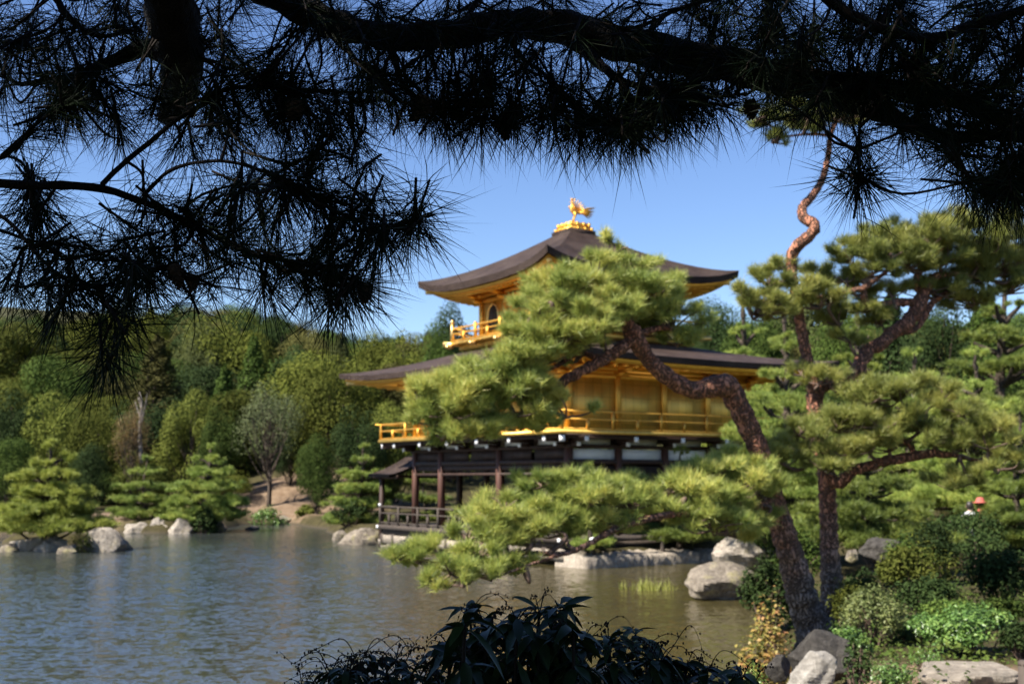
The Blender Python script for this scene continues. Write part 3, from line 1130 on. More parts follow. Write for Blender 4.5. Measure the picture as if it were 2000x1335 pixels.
for i, a in enumerate((-22, -9, 4, 17)):
    for y in (-0.08, 0.0, 0.08):
        L = 0.55 + 0.06 * i
        r = math.radians(a)
        bird(t, [(0.2, y * .4, 0.46), (0.2 + L * .5 * math.cos(r), y, 0.46 + L * .5 * math.sin(r) + 0.05), (0.2 + L * math.cos(r), y * 1.8, 0.44 + L * math.sin(r))], [0.022, 0.035, 0.008], 6)
part("tail", t, M_gold, finial, True)

# ground floor veranda railing
e = OB - 0.1
railing([(1.0, -e), (-e, -e), (-e, LV + e), (0.4, LV + e)], Z1, 1.70, M_grey, 0.8, (1.0, 0.62, 0.12), 0.0, 0.09)
for v in (-e, LV + e):
    b = MB()
    b.box((-e - 0.02, v, 1.74), (0.1, 0.1, 0.1))
    part("post_cap", b, M_white)
    b = MB()
    b.box((-OB - 0.03, v, Z1 - 0.09), (0.05, 0.12, 0.12))
    part("beam_end", b, M_white)

# little roofed fishing deck on the pond side
SU0, SU1, SV0, SV1 = -0.75, 2.2, LV + 0.15, LV + 1.55
b = MB()
ridge = (SU0 + SU1) / 2
n = 9
for side in (-1, 1):
    rows = []
    for t in np.linspace(0, 1, n):
        u = ridge + side * (1 - t) * (SU1 - SU0 + 0.8) / 2
        z = 2.98 + (t ** 1.4) * 0.78
        rows.append([(u, SV0, z), (u, SV1 + 0.5, z + 0.03)])
    v = np.array(rows).reshape(-1, 3)
    v2 = v - np.array([0, 0, 0.12])
    q = [[2 * i, 2 * i + 1, 2 * i + 3, 2 * i + 2] for i in range(n - 1)]
    b.add(np.concatenate([v, v2]), q, [[x + 2 * n for x in f] for f in q], [[0, 1, 2 * n + 1, 2 * n]], [[2 * i + 1, 2 * i + 3, 2 * n + 2 * i + 3, 2 * n + 2 * i + 1] for i in range(n - 1)])
part("porch_roof", b, M_roof)
b = MB()
b.box(((SU0 + SU1) / 2, LV + 1.45, Z1 - 0.08), (SU1 - SU0 + .3, 0.5, 0.14))
part("porch_deck", b, M_grey)
for u in (SU0, SU1):
    for v in (SV1,):
        post(u, v, -0.6, 2.96, 0.17, M_wood)
b = MB()
for u in (SU0, SU1):
    b.beam((u, SV0, 2.88), (u, SV1 + .4, 2.88), 0.14, 0.16)
b.beam((SU0 - .4, SV1, 2.90), (SU1 + .4, SV1, 2.90), 0.12, 0.14)
part("porch_beam", b, M_wood)
railing([(SU0, SV1), (SU1, SV1)], Z1, 1.66, M_grey, 0.75, (1.0, 0.55, 0.1), 0.0, 0.08)

# ------------------------------------------------------------------ rocks and embankment
def rock(px, py, rx, rz, Y=None, m=M_rock, label="", seed=0, base=None, flat=0.0, name="rock", depth=0.9, facets=9, group=None):
    rng = np.random.default_rng(1000 + seed)
    c = P(px, py, Y) if Y else G(px, py, 0.0)
    Y = c[1]
    sx, sz = rx * Y / F, rz * Y / F
    nlat, nlon = 34, 46
    th = np.linspace(0.001, math.pi - 0.001, nlat)
    ph = np.linspace(0, 2 * math.pi, nlon, endpoint=False)
    d = np.stack([np.sin(th)[:, None] * np.cos(ph), np.sin(th)[:, None] * np.sin(ph), np.cos(th)[:, None] + 0 * ph], -1).reshape(-1, 3)
    r = np.full(len(d), 1.25)
    nrm = unit(rng.normal(size=(facets + 6, 3)))
    for q in nrm:                       # planes cut flat faces, so it is a broken boulder and not a ball
        off = rng.uniform(0.66, 1.0)
        k = d @ q
        r = np.where(k > 0.05, np.minimum(r, off / np.maximum(k, 0.05)), r)
    for f, a in ((2.5, .08), (5, .04), (9, .024), (16, .012), (26, .008)):
        w = rng.normal(size=(3,)) * f
        w2 = rng.normal(size=(3,)) * f
        r = r * (1 + a * np.sin(d @ w + rng.uniform(0, 6)) * np.cos(d @ w2))
    v = d * r[:, None] * np.array([sx, sx * depth, sz])
    if flat:
        v[:, 2] = np.minimum(v[:, 2], sz * flat)
    mb = MB()
    q = [[i * nlon + j, (i + 1) * nlon + j, (i + 1) * nlon + (j + 1) % nlon, i * nlon + (j + 1) % nlon] for i in range(nlat - 1) for j in range(nlon)]
    mb.add(v, q, [list(range(nlon))], [list(range((nlat - 1) * nlon, nlat * nlon))[::-1]])
    o = mb.build(name, m, smooth=True)
    try:
        o.data.set_sharp_from_angle(angle=math.radians(32))
    except Exception:
        pass
    o.location = c
    return tag(o, label, "rock", group)


# the islet under the lime green pine
rock(62, 1074, 38, 34, m=M_rockpale, label="pale rounded boulder on the front edge of the islet", seed=1)
rock(98, 1076, 28, 30, m=M_rockpale, label="upright pale boulder against the islet pine trunk", seed=2)
rock(130, 1079, 22, 18, m=M_rock, label="low brownish stone at the waterline of the islet", seed=3)
rock(18, 1076, 22, 17, m=M_rock, label="small flat stone at the far tip of the islet by the picture edge", seed=4)
rock(207, 1076, 36, 36, m=M_rockpale, label="big grey angular boulder standing off the islet", seed=5)
rock(240, 1072, 19, 20, m=M_rock, label="small grey stone leaning on the big angular boulder", seed=6)
rock(162, 1062, 46, 20, m=M_rockdark, label="dark mossy slab behind the islet boulders", seed=7, depth=0.7)
# far shore
rock(265, 1040, 24, 24, m=M_rockpale, label="white shore stone under the deep green pine", seed=8)
rock(312, 1040, 24, 24, m=M_rockpale, label="white shore stone, middle one of the three under the pines", seed=9)
rock(357, 1041, 26, 26, m=M_rockpale, label="white shore stone beside the dark round bush", seed=10)
rock(424, 1036, 16, 18, m=M_rock, label="grey stone past the dark round bush on the shore", seed=11)
rock(492, 1033, 14, 8, m=M_rockdark, label="small black rock breaking the water off the far bank", seed=12)
rock(560, 1021, 18, 13, m=M_rock, label="brown stone at the foot of the bare earth slope", seed=13)
rock(600, 1022, 20, 13, m=M_rock, label="low tan stone beside the brown one under the earth slope", seed=34)
rock(640, 1026, 22, 15, m=M_rockpale, label="pale stone on the shore where the earth slope ends", seed=14)
rock(190, 1040, 24, 16, m=M_rock, label="tan shore stone seen between the islet pine and the white stones", seed=35)
# pavilion side
rock(668, 1053, 19, 20, m=M_rock, label="grey stone furthest out from the veranda in the pond", seed=15)
rock(714, 1062, 42, 36, m=M_rock, label="large lichen covered boulder under the fishing deck", seed=16)
rock(765, 1066, 28, 26, m=M_rockpale, label="pinkish boulder below the veranda railing end", seed=17)
rock(802, 1074, 20, 26, m=M_rockdark, label="dark pointed rock in front of the white plinth", seed=18)
rock(845, 1079, 26, 22, m=M_rock, label="grey brown rock under the veranda beside the dark pointed one", seed=19)
rock(905, 1087, 34, 26, m=M_rock, label="rounded rock at the veranda edge behind the low pine bough", seed=20)
rock(980, 1094, 30, 24, m=M_rockpale, label="pale rock at the veranda corner behind the low pine bough", seed=21)
rock(1200, 1092, 24, 16, m=M_rock, label="brown stone in the water before the cut stone embankment", seed=22)
rock(1317, 1088, 24, 20, m=M_rock, label="rough stone at the end of the cut stone embankment", seed=23)
rock(1445, 1082, 52, 44, Y=30.5, m=M_rockpale, label="tall pale topped rock standing behind the sloping boulder", seed=24)
rock(1412, 1142, 68, 34, Y=28.0, m=M_rock, label="large sloping boulder with yellow lichen at the water", seed=25, facets=5)
rock(1716, 1072, 34, 26, Y=24, m=M_rockdark, label="dark rock with a pale chipped corner among the shrubs", seed=26)
rock(1665, 1085, 13, 15, Y=22, m=M_rock, label="small grey rock between the upright pine and the shrubs", seed=28)
rock(1588, 1324, 50, 40, Y=10.6, m=M_rockwhite, label="bright white stone at the foot of the twin pines", seed=29)
rock(1600, 1290, 66, 44, Y=12.2, m=M_rockdark, label="dark brown boulder behind the bright white stone", seed=30)
rock(1520, 1305, 22, 28, Y=11.6, m=M_rockdark, label="narrow dark stone beside the bright white stone", seed=31)
rock(1180, 1322, 40, 24, Y=14.6, m=M_rock, label="pale rock by the water seen through the dark shrub leaves", seed=32)
rock(1905, 1330, 110, 40, Y=10.4, m=M_stonecut, label="flat topped tan stone ledge in the bottom corner", seed=33, flat=0.55, facets=6)
# cut stone embankment along the pavilion's side
for i, (u0, u1, lab) in enumerate([(-1.0, 1.6, "long cut stone block of the embankment below the white posts"), (1.62, 4.2, "long cut stone block of the embankment behind the brown stone"),
                                   (4.22, 7.4, "cut stone block at the far end of the embankment")]):
    mb = MB()
    rng = np.random.default_rng(50 + i)
    k = 24
    us = np.linspace(u0, u1, k)
    prof = [(-2.25, -0.5), (-2.22, 0.05), (-2.2, 0.28), (-2.13, 0.36), (-1.6, 0.42), (-0.6, 0.62), (-0.5, -0.5)]
    v = []
    for u in us:
        for (vv, zz) in prof:
            j = rng.normal(size=2) * 0.018
            w = loc2(u, vv + j[0])
            v.append((w[0], w[1], zz + j[1]))
    n = len(prof)
    mb.add(v, [[a * n + c, (a + 1) * n + c, (a + 1) * n + c + 1, a * n + c + 1] for a in range(k - 1) for c in range(n - 1)], [list(range(n))], [list(range((k - 1) * n, k * n))[::-1]])
    o = mb.build("embankment_block", M_stonecut)
    tag(o, lab, "stone block", "cut stones of the embankment")
for i, (u, lab) in enumerate(((-0.35, "short white capped post on the embankment by the veranda corner"), (2.6, "short white capped post further along the embankment"))):
    w = loc2(u, -1.75)
    t = thing("mooring_post", lab, "post", (w[0], w[1], 0.4), PHI)
    b = MB()
    b.tube([(0, 0, -0.3), (0, 0, 0.42)], [0.09, 0.08], 10)
    b.build("post_shaft", M_grey, t)
    b = MB()
    b.lathe([(0.001, 0.42), (0.11, 0.42), (0.12, 0.46), (0.1, 0.53), (0.001, 0.56)], n=12)
    b.build("post_cap", M_white, t)
w = P(634, 968, 82)
b = MB()
b.box((0, 0, 0.55), (0.8, 0.35, 1.5), taper=0.72)
o = b.build("standing_stone", M_rockpale)
o.location = (w[0], w[1], float(height(w[0], w[1])))
tag(o, "pale upright stone on the earth slope beyond the pond", "standing stone")

# ------------------------------------------------------------------ pines near the water
def put(mb, name, m, parent, smooth=False):          # a part given in world coordinates under a thing at its base
    off = np.array(parent.location)
    p = parent
    while p.parent is not None:
        p = p.parent
        off = off + np.array(p.location)
    if parent.parent is not None:
        off = np.array(p.location)
    mb.v = [v - off for v in mb.v]
    return mb.build(name, m, parent, smooth)


def pix_path(rows):                      # px, py, distance, width in px -> world centre line with radius
    out = []
    for px, py, Y, w in rows:
        out.append([*P(px, py, Y), w * Y / F / 2])
    return np.array(out)


def limb(mb, rows, n=12, rough=0.07, rng=RNG, step_k=0.6, bend=0.0):
    w = pix_path(rows) if len(rows[0]) == 4 and rows[0][0] > 30 or True else rows
    step = max(0.02, float(np.mean(w[:, 3])) * step_k)
    s = spline(w, step)
    s[:, :3] += rng.normal(size=(len(s), 3)) * s[:, 3:4] * bend
    r = 0.79 * np.maximum(s[:, 3], 0.003) * (1 + 0.09 * np.sin(np.arange(len(s)) * 1.7) * rng.uniform(.3, 1, len(s)))
    mb.tube(s[:, :3], r, n, rough, rng=rng)
    return s


def pad_tufts(c, r, ntuft, rng, lumps=None, top=1.0):
    """positions and growing directions of shoots over a pruned cloud of foliage"""
    c, r = np.asarray(c, float), np.asarray(r, float)
    L = lumps or max(6, int(ntuft / 24))
    a = rng.uniform(0, 2 * math.pi, L)
    q = np.sqrt(rng.uniform(0, 1, L)) * 0.92
    zl = np.sqrt(np.maximum(0, 1 - q * q)) * rng.uniform(-0.35, 0.95, L)
    lc = np.stack([np.cos(a) * q, np.sin(a) * q, zl], 1)
    k = rng.integers(0, L, ntuft)
    d = unit(rng.normal(size=(ntuft, 3)))
    d[:, 2] = np.abs(d[:, 2]) * 0.9 - 0.25
    d = unit(d)
    lr = rng.uniform(0.14, 0.32, L)[k][:, None]
    pos = c + (lc[k] + d * lr * rng.uniform(0.3, 1.3, (ntuft, 1))) * r
    out = unit(d * 0.6 + lc[k] * 0.4 + np.array([0, 0, 0.8 * top]) + rng.normal(size=(ntuft, 3)) * 0.2)
    return pos, out, c + lc * r


def add_tufts(mb, pos, out, per, L, w, rng, spread=0.75):
    N = len(pos)
    B = np.repeat(pos, per, 0)
    A = np.repeat(out, per, 0)
    n = len(B)
    back = rng.uniform(0, 1, (n, 1))
    D = unit(A * rng.uniform(0.35, 1.1, (n, 1)) + unit(rng.normal(size=(n, 3))) * spread)
    B = B - A * back * L * 0.7
    mb.needles(B, D, L * rng.uniform(0.6, 1.25, n), w, 0.05, rng, seg=False)


def twigs(mb, start, ends, r0, rng, frac=0.6):
    for e in ends:
        m = (start + e) / 2 + rng.normal(size=3) * 0.12 * np.linalg.norm(e - start)
        p = spline(np.array([start, m, e]), n=4)
        mb.tube(p, np.linspace(r0, r0 * 0.35, len(p)), 5, cap=False)


def near_pine(name, label, base, trunks, limbs, pads, seed, needle_m, dens=1.0, per=20, L=0.14, w=0.007, bark=None, cat="pine tree", group=None, twig_r=0.022, area_k=95):
    rng = np.random.default_rng(seed)
    t = thing(name, label, cat, base, 0, group)
    nodes = []
    mb = MB()
    for rows in trunks:
        s = limb(mb, rows, 22, 0.075, rng, 0.3, 0.03)
        nodes.append(s[:, :3])
    put(mb, "trunk", bark or M_redbark, t, True)
    for rows in limbs:
        mb = MB()
        s = limb(mb, rows, 12, 0.10, rng, 0.6, 0.08)
        nodes.append(s[:, :3])
        put(mb, "limb", bark or M_redbark, t, True)
    nodes = np.concatenate(nodes)
    crown = MB()
    for row in pads:
        px, py, rx, ry, Y = row[:5]
        k = row[5] if len(row) > 5 else 1.0
        c = P(px, py, Y)
        r = np.array([rx * Y / F * 1.14, rx * Y / F * 1.0, ry * Y / F * 1.18])
        nt = int(max(30, area_k * dens * k * (r[0] * r[1] * 3.14) ** 0.9 * (0.6 + r[2] * 1.3)))
        pos, out, lc = pad_tufts(c, r, nt, rng)
        add_tufts(crown, pos, out, per, L, w, rng, 0.55)
        tw = MB()
        start = nodes[np.argmin(np.linalg.norm(nodes - (c - UP * r[2] * 0.4), axis=1))]
        hub = c - UP * r[2] * 0.35
        if np.linalg.norm(start - hub) < 3.2:
            m = (start + hub) / 2 + rng.normal(size=3) * 0.1
            p = spline(np.array([start, m, hub]), n=6)
            tw.tube(p, np.linspace(twig_r * 1.5, twig_r * 0.8, len(p)), 6, 0.1, cap=False)
        twigs(tw, hub, lc[:: max(1, len(lc) // 9)] - UP * r[2] * 0.2, twig_r * 0.8, rng)
        put(tw, "branchlet", M_twig, t)
    put(crown, "crown", needle_m, t)
    return t


zb = lambda px, py, Y: P(px, py, Y)
base = P(1592, 1228, 16.5)
near_pine("leaning_pine", "leaning red barked pine whose bent trunk arches over in front of the pavilion", base,
          [[(1600, 1262, 16.5, 112), (1582, 1210, 16.5, 84), (1560, 1140, 16.4, 72), (1540, 1070, 16.3, 62), (1520, 1005, 16.2, 56), (1500, 940, 16.1, 50), (1480, 875, 16.0, 50), (1452, 812, 15.9, 54),
            (1428, 765, 15.8, 56), (1405, 752, 15.7, 58), (1360, 762, 15.6, 44), (1318, 745, 15.5, 42), (1282, 718, 15.4, 40), (1258, 690, 15.3, 40), (1238, 655, 15.2, 46), (1222, 625, 15.1, 34), (1200, 590, 15.0, 24)]],
          [[(1240, 660, 15.2, 30), (1205, 685, 15.1, 30), (1160, 712, 15.0, 28), (1105, 742, 14.9, 26), (1080, 755, 14.9, 26), (1040, 745, 14.8, 14), (985, 742, 14.7, 10)],
           [(1085, 752, 14.9, 20), (1076, 785, 14.8, 17), (1050, 803, 14.7, 15), (985, 812, 14.6, 12), (900, 826, 14.5, 8)],
           [(1170, 700, 15.0, 18), (1130, 690, 15.1, 13), (1085, 715, 15.1, 11), (1045, 720, 15.2, 8)],
           [(1235, 650, 15.2, 26), (1215, 600, 15.4, 18), (1228, 540, 15.6, 13), (1262, 505, 15.7, 8)],
           [(1240, 655, 15.2, 22), (1290, 640, 15.4, 14), (1340, 650, 15.5, 8)],
           [(1215, 615, 15.1, 20), (1150, 600, 14.8, 14), (1070, 610, 14.5, 9)],
           [(1520, 985, 16.2, 34), (1465, 985, 15.6, 24), (1400, 1000, 15.0, 20), (1300, 1005, 14.5, 17), (1210, 1030, 14.1, 15), (1110, 1078, 13.8, 13), (1010, 1080, 13.6, 11), (900, 1105, 13.4, 7)],
           [(1210, 1030, 14.1, 13), (1120, 1010, 14.2, 9), (1020, 1015, 14.3, 7)],
           [(1400, 1000, 15.0, 14), (1330, 975, 15.2, 10), (1240, 965, 15.3, 7)],
           [(1110, 1078, 13.8, 9), (1040, 1100, 13.5, 7), (960, 1130, 13.2, 5)]],
          [(1203, 480, 26, 34, 15.6, 1.3), (1218, 515, 60, 30, 15.6), (1160, 530, 60, 32, 15.2), (1110, 555, 70, 36, 15.0), (1235, 565, 85, 40, 15.5), (1290, 572, 55, 36, 15.7), (1055, 592, 60, 36, 14.8),
           (1130, 610, 80, 36, 14.8), (1195, 600, 60, 30, 14.9), (1315, 625, 62, 40, 15.6), (1355, 650, 30, 26, 15.7), (1255, 640, 55, 30, 15.6), (1018, 640, 48, 34, 14.6), (1080, 655, 80, 36, 14.7),
           (1008, 692, 76, 32, 14.6), (935, 748, 80, 28, 14.5), (1050, 705, 70, 30, 15.0), (850, 760, 56, 26, 14.4), (900, 780, 80, 34, 14.4), (990, 765, 75, 34, 14.6), (850, 815, 50, 34, 14.3),
           (900, 845, 60, 22, 14.3), (960, 820, 70, 28, 14.5), (1105, 800, 52, 36, 14.8), (1040, 825, 55, 20, 14.7), (1150, 665, 40, 24, 15.4), (1180, 560, 50, 30, 15.2), (1120, 650, 80, 34, 14.8), (1060, 668, 70, 32, 14.7), (975, 722, 70, 30, 14.5), (1035, 738, 60, 26, 14.7), (880, 800, 66, 32, 14.3), (935, 832, 74, 26, 14.4), (1005, 800, 66, 32, 14.6), (1055, 775, 46, 24, 14.8), (865, 850, 46, 20, 14.3), (1150, 620, 60, 30, 14.9), (1285, 600, 60, 32, 15.5), (1325, 660, 46, 24, 15.6), (1180, 640, 50, 26, 15.0), (830, 785, 46, 24, 14.3), (1085, 585, 55, 30, 14.9), (1225, 610, 50, 26, 15.3), (880, 770, 55, 28, 14.4), (935, 775, 55, 28, 14.4), (818, 770, 34, 20, 14.3), (1045, 625, 60, 30, 14.7), (1000, 720, 60, 30, 14.7),
           (1480, 955, 50, 34, 15.8), (1450, 905, 60, 30, 15.8), (1385, 925, 60, 28, 15.5), (1110, 940, 55, 28, 14.3), (1175, 945, 60, 28, 14.5), (985, 985, 50, 24, 14.0), (1290, 1000, 70, 32, 14.8), (1150, 1005, 70, 30, 14.2), (1060, 1020, 70, 30, 13.9), (940, 1075, 60, 28, 13.5), (790, 1082, 34, 16, 13.4), (905, 1135, 40, 24, 13.1), (1420, 995, 60, 30, 15.3), (1480, 1010, 40, 30, 15.8), (1440, 950, 70, 36, 15.4), (1365, 965, 78, 34, 15.0), (1285, 955, 70, 34, 15.1), (1210, 975, 70, 36, 14.5), (1130, 975, 80, 36, 14.2), (1050, 990, 80, 34, 14.1), (970, 1012, 75, 34, 13.9),
           (915, 1040, 68, 30, 13.7), (1010, 1045, 75, 30, 13.8), (1100, 1030, 70, 30, 14.0), (860, 1075, 55, 26, 13.5), (815, 1090, 40, 18, 13.4), (880, 1110, 55, 28, 13.2), (850, 1135, 32, 22, 13.1),
           (950, 1105, 50, 32, 13.2), (1390, 1020, 75, 36, 15.0), (1330, 1000, 60, 30, 14.8), (1200, 1020, 66, 26, 14.4), (1440, 1035, 50, 36, 15.6), (1020, 1105, 50, 22, 13.6), (1060, 940, 50, 22, 14.2)],
          41, M_needle_lit, area_k=440)

base = P(1625, 1205, 17.0)
near_pine("upright_pine", "upright red barked pine with a forked trunk and a thin twisted leader", base,
          [[(1640, 1250, 17, 92), (1630, 1190, 17, 66), (1622, 1100, 17, 48), (1618, 1020, 17, 42), (1616, 960, 17, 42), (1610, 900, 17, 40), (1598, 840, 17, 38), (1592, 790, 17, 40), (1590, 752, 17, 42), (1580, 720, 17, 30),
            (1568, 660, 17, 27), (1558, 600, 17, 25), (1550, 550, 17, 24), (1545, 505, 17, 27), (1560, 478, 16.9, 30), (1586, 455, 16.8, 28), (1590, 438, 16.8, 28), (1570, 425, 16.9, 27), (1568, 405, 17, 22),
            (1590, 378, 17.1, 20), (1608, 345, 17.1, 17), (1618, 300, 17.1, 15), (1622, 265, 17, 13), (1634, 235, 17, 9)]],
          [[(1592, 765, 17, 34), (1630, 742, 17.2, 33), (1670, 728, 17.3, 36), (1690, 692, 17.4, 35), (1738, 655, 17.5, 34), (1778, 622, 17.6, 36), (1802, 580, 17.7, 36), (1818, 545, 17.8, 22), (1860, 535, 17.9, 15), (1930, 545, 18.0, 10)],
           [(1795, 592, 17.7, 24), (1760, 590, 17.5, 20), (1715, 595, 17.3, 18), (1690, 590, 17.2, 18), (1682, 565, 17.1, 14), (1640, 575, 17, 10), (1590, 580, 16.8, 8)],
           [(1682, 565, 17.1, 15), (1712, 545, 17.2, 11), (1745, 520, 17.3, 8)],
           [(1800, 575, 17.7, 22), (1790, 545, 17.6, 18), (1815, 510, 17.6, 11), (1845, 480, 17.6, 7)],
           [(1745, 650, 17.5, 18), (1790, 640, 17.7, 14), (1822, 590, 17.9, 16), (1850, 570, 18.0, 12)],
           [(1617, 935, 17, 36), (1640, 942, 16.9, 32), (1665, 920, 16.8, 26), (1710, 905, 16.7, 24), (1770, 893, 16.6, 26), (1820, 885, 16.5, 22), (1870, 890, 16.4, 13), (1930, 905, 16.3, 8)],
           [(1790, 890, 16.6, 16), (1775, 868, 16.6, 14), (1745, 850, 16.6, 8)],
           [(1622, 265, 17, 10), (1580, 262, 17, 7), (1525, 268, 16.9, 5)],
           [(1556, 590, 17, 12), (1520, 605, 16.9, 9), (1470, 615, 16.8, 6)]],
          [(1515, 272, 32, 18, 16.9), (1480, 228, 50, 14, 16.8), (1560, 225, 70, 22, 17), (1650, 222, 70, 24, 17.1), (1590, 250, 40, 12, 16.9),
           (1500, 545, 46, 34, 16.8), (1566, 720, 22, 30, 16.8), (1600, 742, 34, 20, 16.7), (1622, 728, 32, 16, 16.9), (1720, 500, 70, 34, 17.3), (1800, 480, 70, 36, 17.5), (1900, 485, 70, 38, 17.8), (1960, 520, 60, 36, 18), (1690, 600, 50, 24, 17.4), (1480, 580, 50, 30, 16.7), (1880, 800, 50, 30, 16.3), (1820, 860, 60, 28, 16.4), (1700, 850, 60, 30, 16.5), (1930, 830, 50, 30, 16.2), (1560, 840, 46, 26, 16.4), (1530, 515, 40, 28, 16.9), (1560, 570, 55, 30, 16.8), (1500, 600, 50, 30, 16.7), (1470, 612, 42, 26, 16.7), (1600, 590, 50, 30, 16.8), (1640, 625, 50, 30, 17.2), (1600, 530, 36, 22, 17.2),
           (1660, 500, 48, 30, 17.2), (1720, 475, 60, 36, 17.4), (1790, 455, 66, 36, 17.6), (1860, 440, 66, 36, 17.7), (1930, 455, 70, 42, 17.9), (1990, 490, 60, 40, 18), (1700, 530, 55, 28, 17.2), (1770, 510, 66, 32, 17.5),
           (1850, 500, 70, 34, 17.7), (1930, 520, 70, 36, 18.0), (1880, 550, 55, 24, 18), (1970, 560, 60, 34, 18.1), (1690, 560, 45, 26, 17.3), (1820, 560, 60, 26, 17.9), (1900, 590, 60, 28, 18.1), (1650, 540, 40, 26, 17.1), (1660, 660, 36, 22, 17.3), (1720, 620, 45, 30, 17.6), (1740, 570, 40, 22, 17.4),
           (1690, 775, 66, 32, 16.6), (1760, 765, 70, 32, 16.5), (1835, 772, 52, 30, 16.5), (1640, 830, 60, 34, 16.5), (1720, 820, 70, 34, 16.4), (1800, 825, 66, 32, 16.4), (1580, 865, 60, 32, 16.4), (1660, 875, 60, 28, 16.4),
           (1530, 895, 50, 30, 16.3), (1600, 905, 50, 24, 16.3), (1870, 850, 55, 32, 16.4), (1930, 865, 52, 32, 16.2), (1950, 905, 50, 28, 16.2), (1860, 945, 50, 22, 16.4), (1740, 870, 50, 24, 16.5), (1890, 925, 40, 18, 16.3)],
          42, M_needle_up, area_k=440)


# ------------------------------------------------------------------ garden pines with layered pads, further off
def layered_pine(name, label, px, top, bot, hw, Y, tiers, seed, m, bark=M_bark, lean=0.0, per=12, w=0.02, L=0.2, k=1.0, group=None, flat=0.40, sink=0.2, cat="pine tree"):
    rng = np.random.default_rng(seed)
    B, T = P(px, bot, Y), P(px + lean, top, Y)
    s = Y / F
    gz = float(height(B[0], B[1]))
    base = np.array([B[0], B[1], gz - sink])
    H = T[2] - base[2]
    W = hw * s
    t = thing(name, label, cat, base, 0, group)
    tr = MB()
    pts = []
    for i, f in enumerate(np.linspace(0, 0.93, 8)):
        pts.append([base[0] + (T[0] - base[0]) * f + math.sin(f * 5 + seed) * 0.06 * W, base[1] + math.cos(f * 4 + seed) * 0.05 * W, base[2] + H * f, 0.05 * H * 0.75 * (1 - f * 0.85)])
    s_ = spline(np.array(pts), n=4)
    tr.tube(s_[:, :3], s_[:, 3], 9, 0.12, rng=rng)
    cr = MB()
    zlow = (bot - 1.0 * (bot - top) * 0.86)
    zb_ = P(px, bot - (bot - top) * 0.12, Y)[2]
    for ti in range(tiers):
        f = ti / max(1, tiers - 1)
        z = zb_ + (T[2] - zb_) * f
        rad = W * (1 - 0.80 * f ** 1.5) * rng.uniform(0.88, 1.05)
        n = max(1, int(round((1 - f) * 7 + 2))) if f < 0.97 else 1
        a0 = rng.uniform(0, 6)
        for j in range(n):
            a = a0 + j * 2 * math.pi / n + rng.uniform(-.3, .3)
            q = rad * (0.58 if n > 1 else 0.0) * rng.uniform(.8, 1.1)
            pr = rad * (0.52 if n > 1 else 0.9) * rng.uniform(0.85, 1.15)
            ctr = s_[min(len(s_) - 1, int(len(s_) * min(0.98, (z - base[2]) / H)))][:2]
            c = np.array([ctr[0] + math.cos(a) * q, ctr[1] + math.sin(a) * q, z + rng.uniform(-.5, .5) * H * 0.05 - q / W * 0.05 * H])
            r = np.array([pr, pr, max(0.18, pr * flat)])
            pos, out, lc = pad_tufts(c, r, int(max(30, 230 * k * pr ** 1.6 * (0.2 / L) ** 1.2)), rng)
            add_tufts(cr, pos, out, per, L, w, rng)
            hub = c - UP * r[2] * 0.3
            st = np.array([ctr[0], ctr[1], z - 0.08 * H])
            mid = (st + hub) / 2 + rng.normal(size=3) * 0.08 * pr
            tr.tube(spline(np.array([st, mid, hub]), n=4), np.linspace(0.018, 0.008, 9) * H * 0.8, 5, cap=False)
    put(tr, "trunk", bark, t, True)
    put(cr, "crown", m, t)
    return t


layered_pine("garden_pine", "lime green cloud pruned pine standing alone on the rocky islet", 105, 862, 1040, 112, 46.5, 6, 1, M_needle_yel, k=1.5, sink=0.5)
layered_pine("garden_pine", "deep green layered pine on the far shore behind the islet", 285, 892, 1015, 72, 63, 5, 2, M_needle_green, k=1.0)
layered_pine("garden_pine", "spreading green pine over the dark round bush on the far shore", 405, 868, 1020, 92, 62, 6, 3, M_needle_green, k=1.0)
layered_pine("garden_pine", "bushy green pine on the shore close behind the fishing deck", 705, 868, 1028, 72, 58, 6, 4, M_needle_green, k=1.2)
layered_pine("garden_pine", "small pine on the shore between the fishing deck and the veranda posts", 830, 900, 1020, 66, 60, 4, 14, M_needle_deep, k=1.0)
layered_pine("garden_pine", "dark bushy pine close in front of the pavilion's white wall", 1330, 885, 1062, 85, 39.8, 4, 5, M_needle_deep, k=1.3, L=0.16, w=0.014, flat=0.45)
layered_pine("garden_pine", "low young pine before the pavilion's corner post", 1150, 915, 1072, 50, 37.6, 3, 6, M_needle_green, k=1.3, L=0.16, w=0.014, flat=0.45)
layered_pine("garden_pine", "tall layered pine growing past the end of the pavilion balcony", 1545, 676, 1050, 185, 31.0, 7, 7, M_needle_green, k=1.3, L=0.16, w=0.014)
layered_pine("garden_pine", "full green pine behind the upright pine's low limb", 1700, 860, 1060, 140, 27.0, 5, 8, M_needle_deep, k=1.3, L=0.16, w=0.014, flat=0.4)
layered_pine("garden_pine", "broad dark pine beside the two visitors", 1990, 800, 1080, 120, 31.0, 6, 9, M_needle_deep, k=1.3, L=0.16, w=0.014, flat=0.4)
layered_pine("garden_pine", "bright green pine with full pads above the visitors", 1900, 690, 1000, 150, 36.0, 6, 10, M_needle_green, k=1.2, L=0.18, w=0.016)
layered_pine("garden_pine", "tall pine standing behind the pavilion's upper balcony end", 1450, 590, 960, 110, 68.0, 7, 11, M_needle_green, k=1.0)
layered_pine("garden_pine", "tall pine with a bare lower trunk showing between the two red pines", 1535, 600, 960, 95, 60.0, 6, 12, M_needle_green, k=1.0)
layered_pine("garden_pine", "slender deep green pine behind the fork of the upright pine", 1680, 600, 960, 100, 55.0, 7, 13, M_needle_deep, k=1.0)
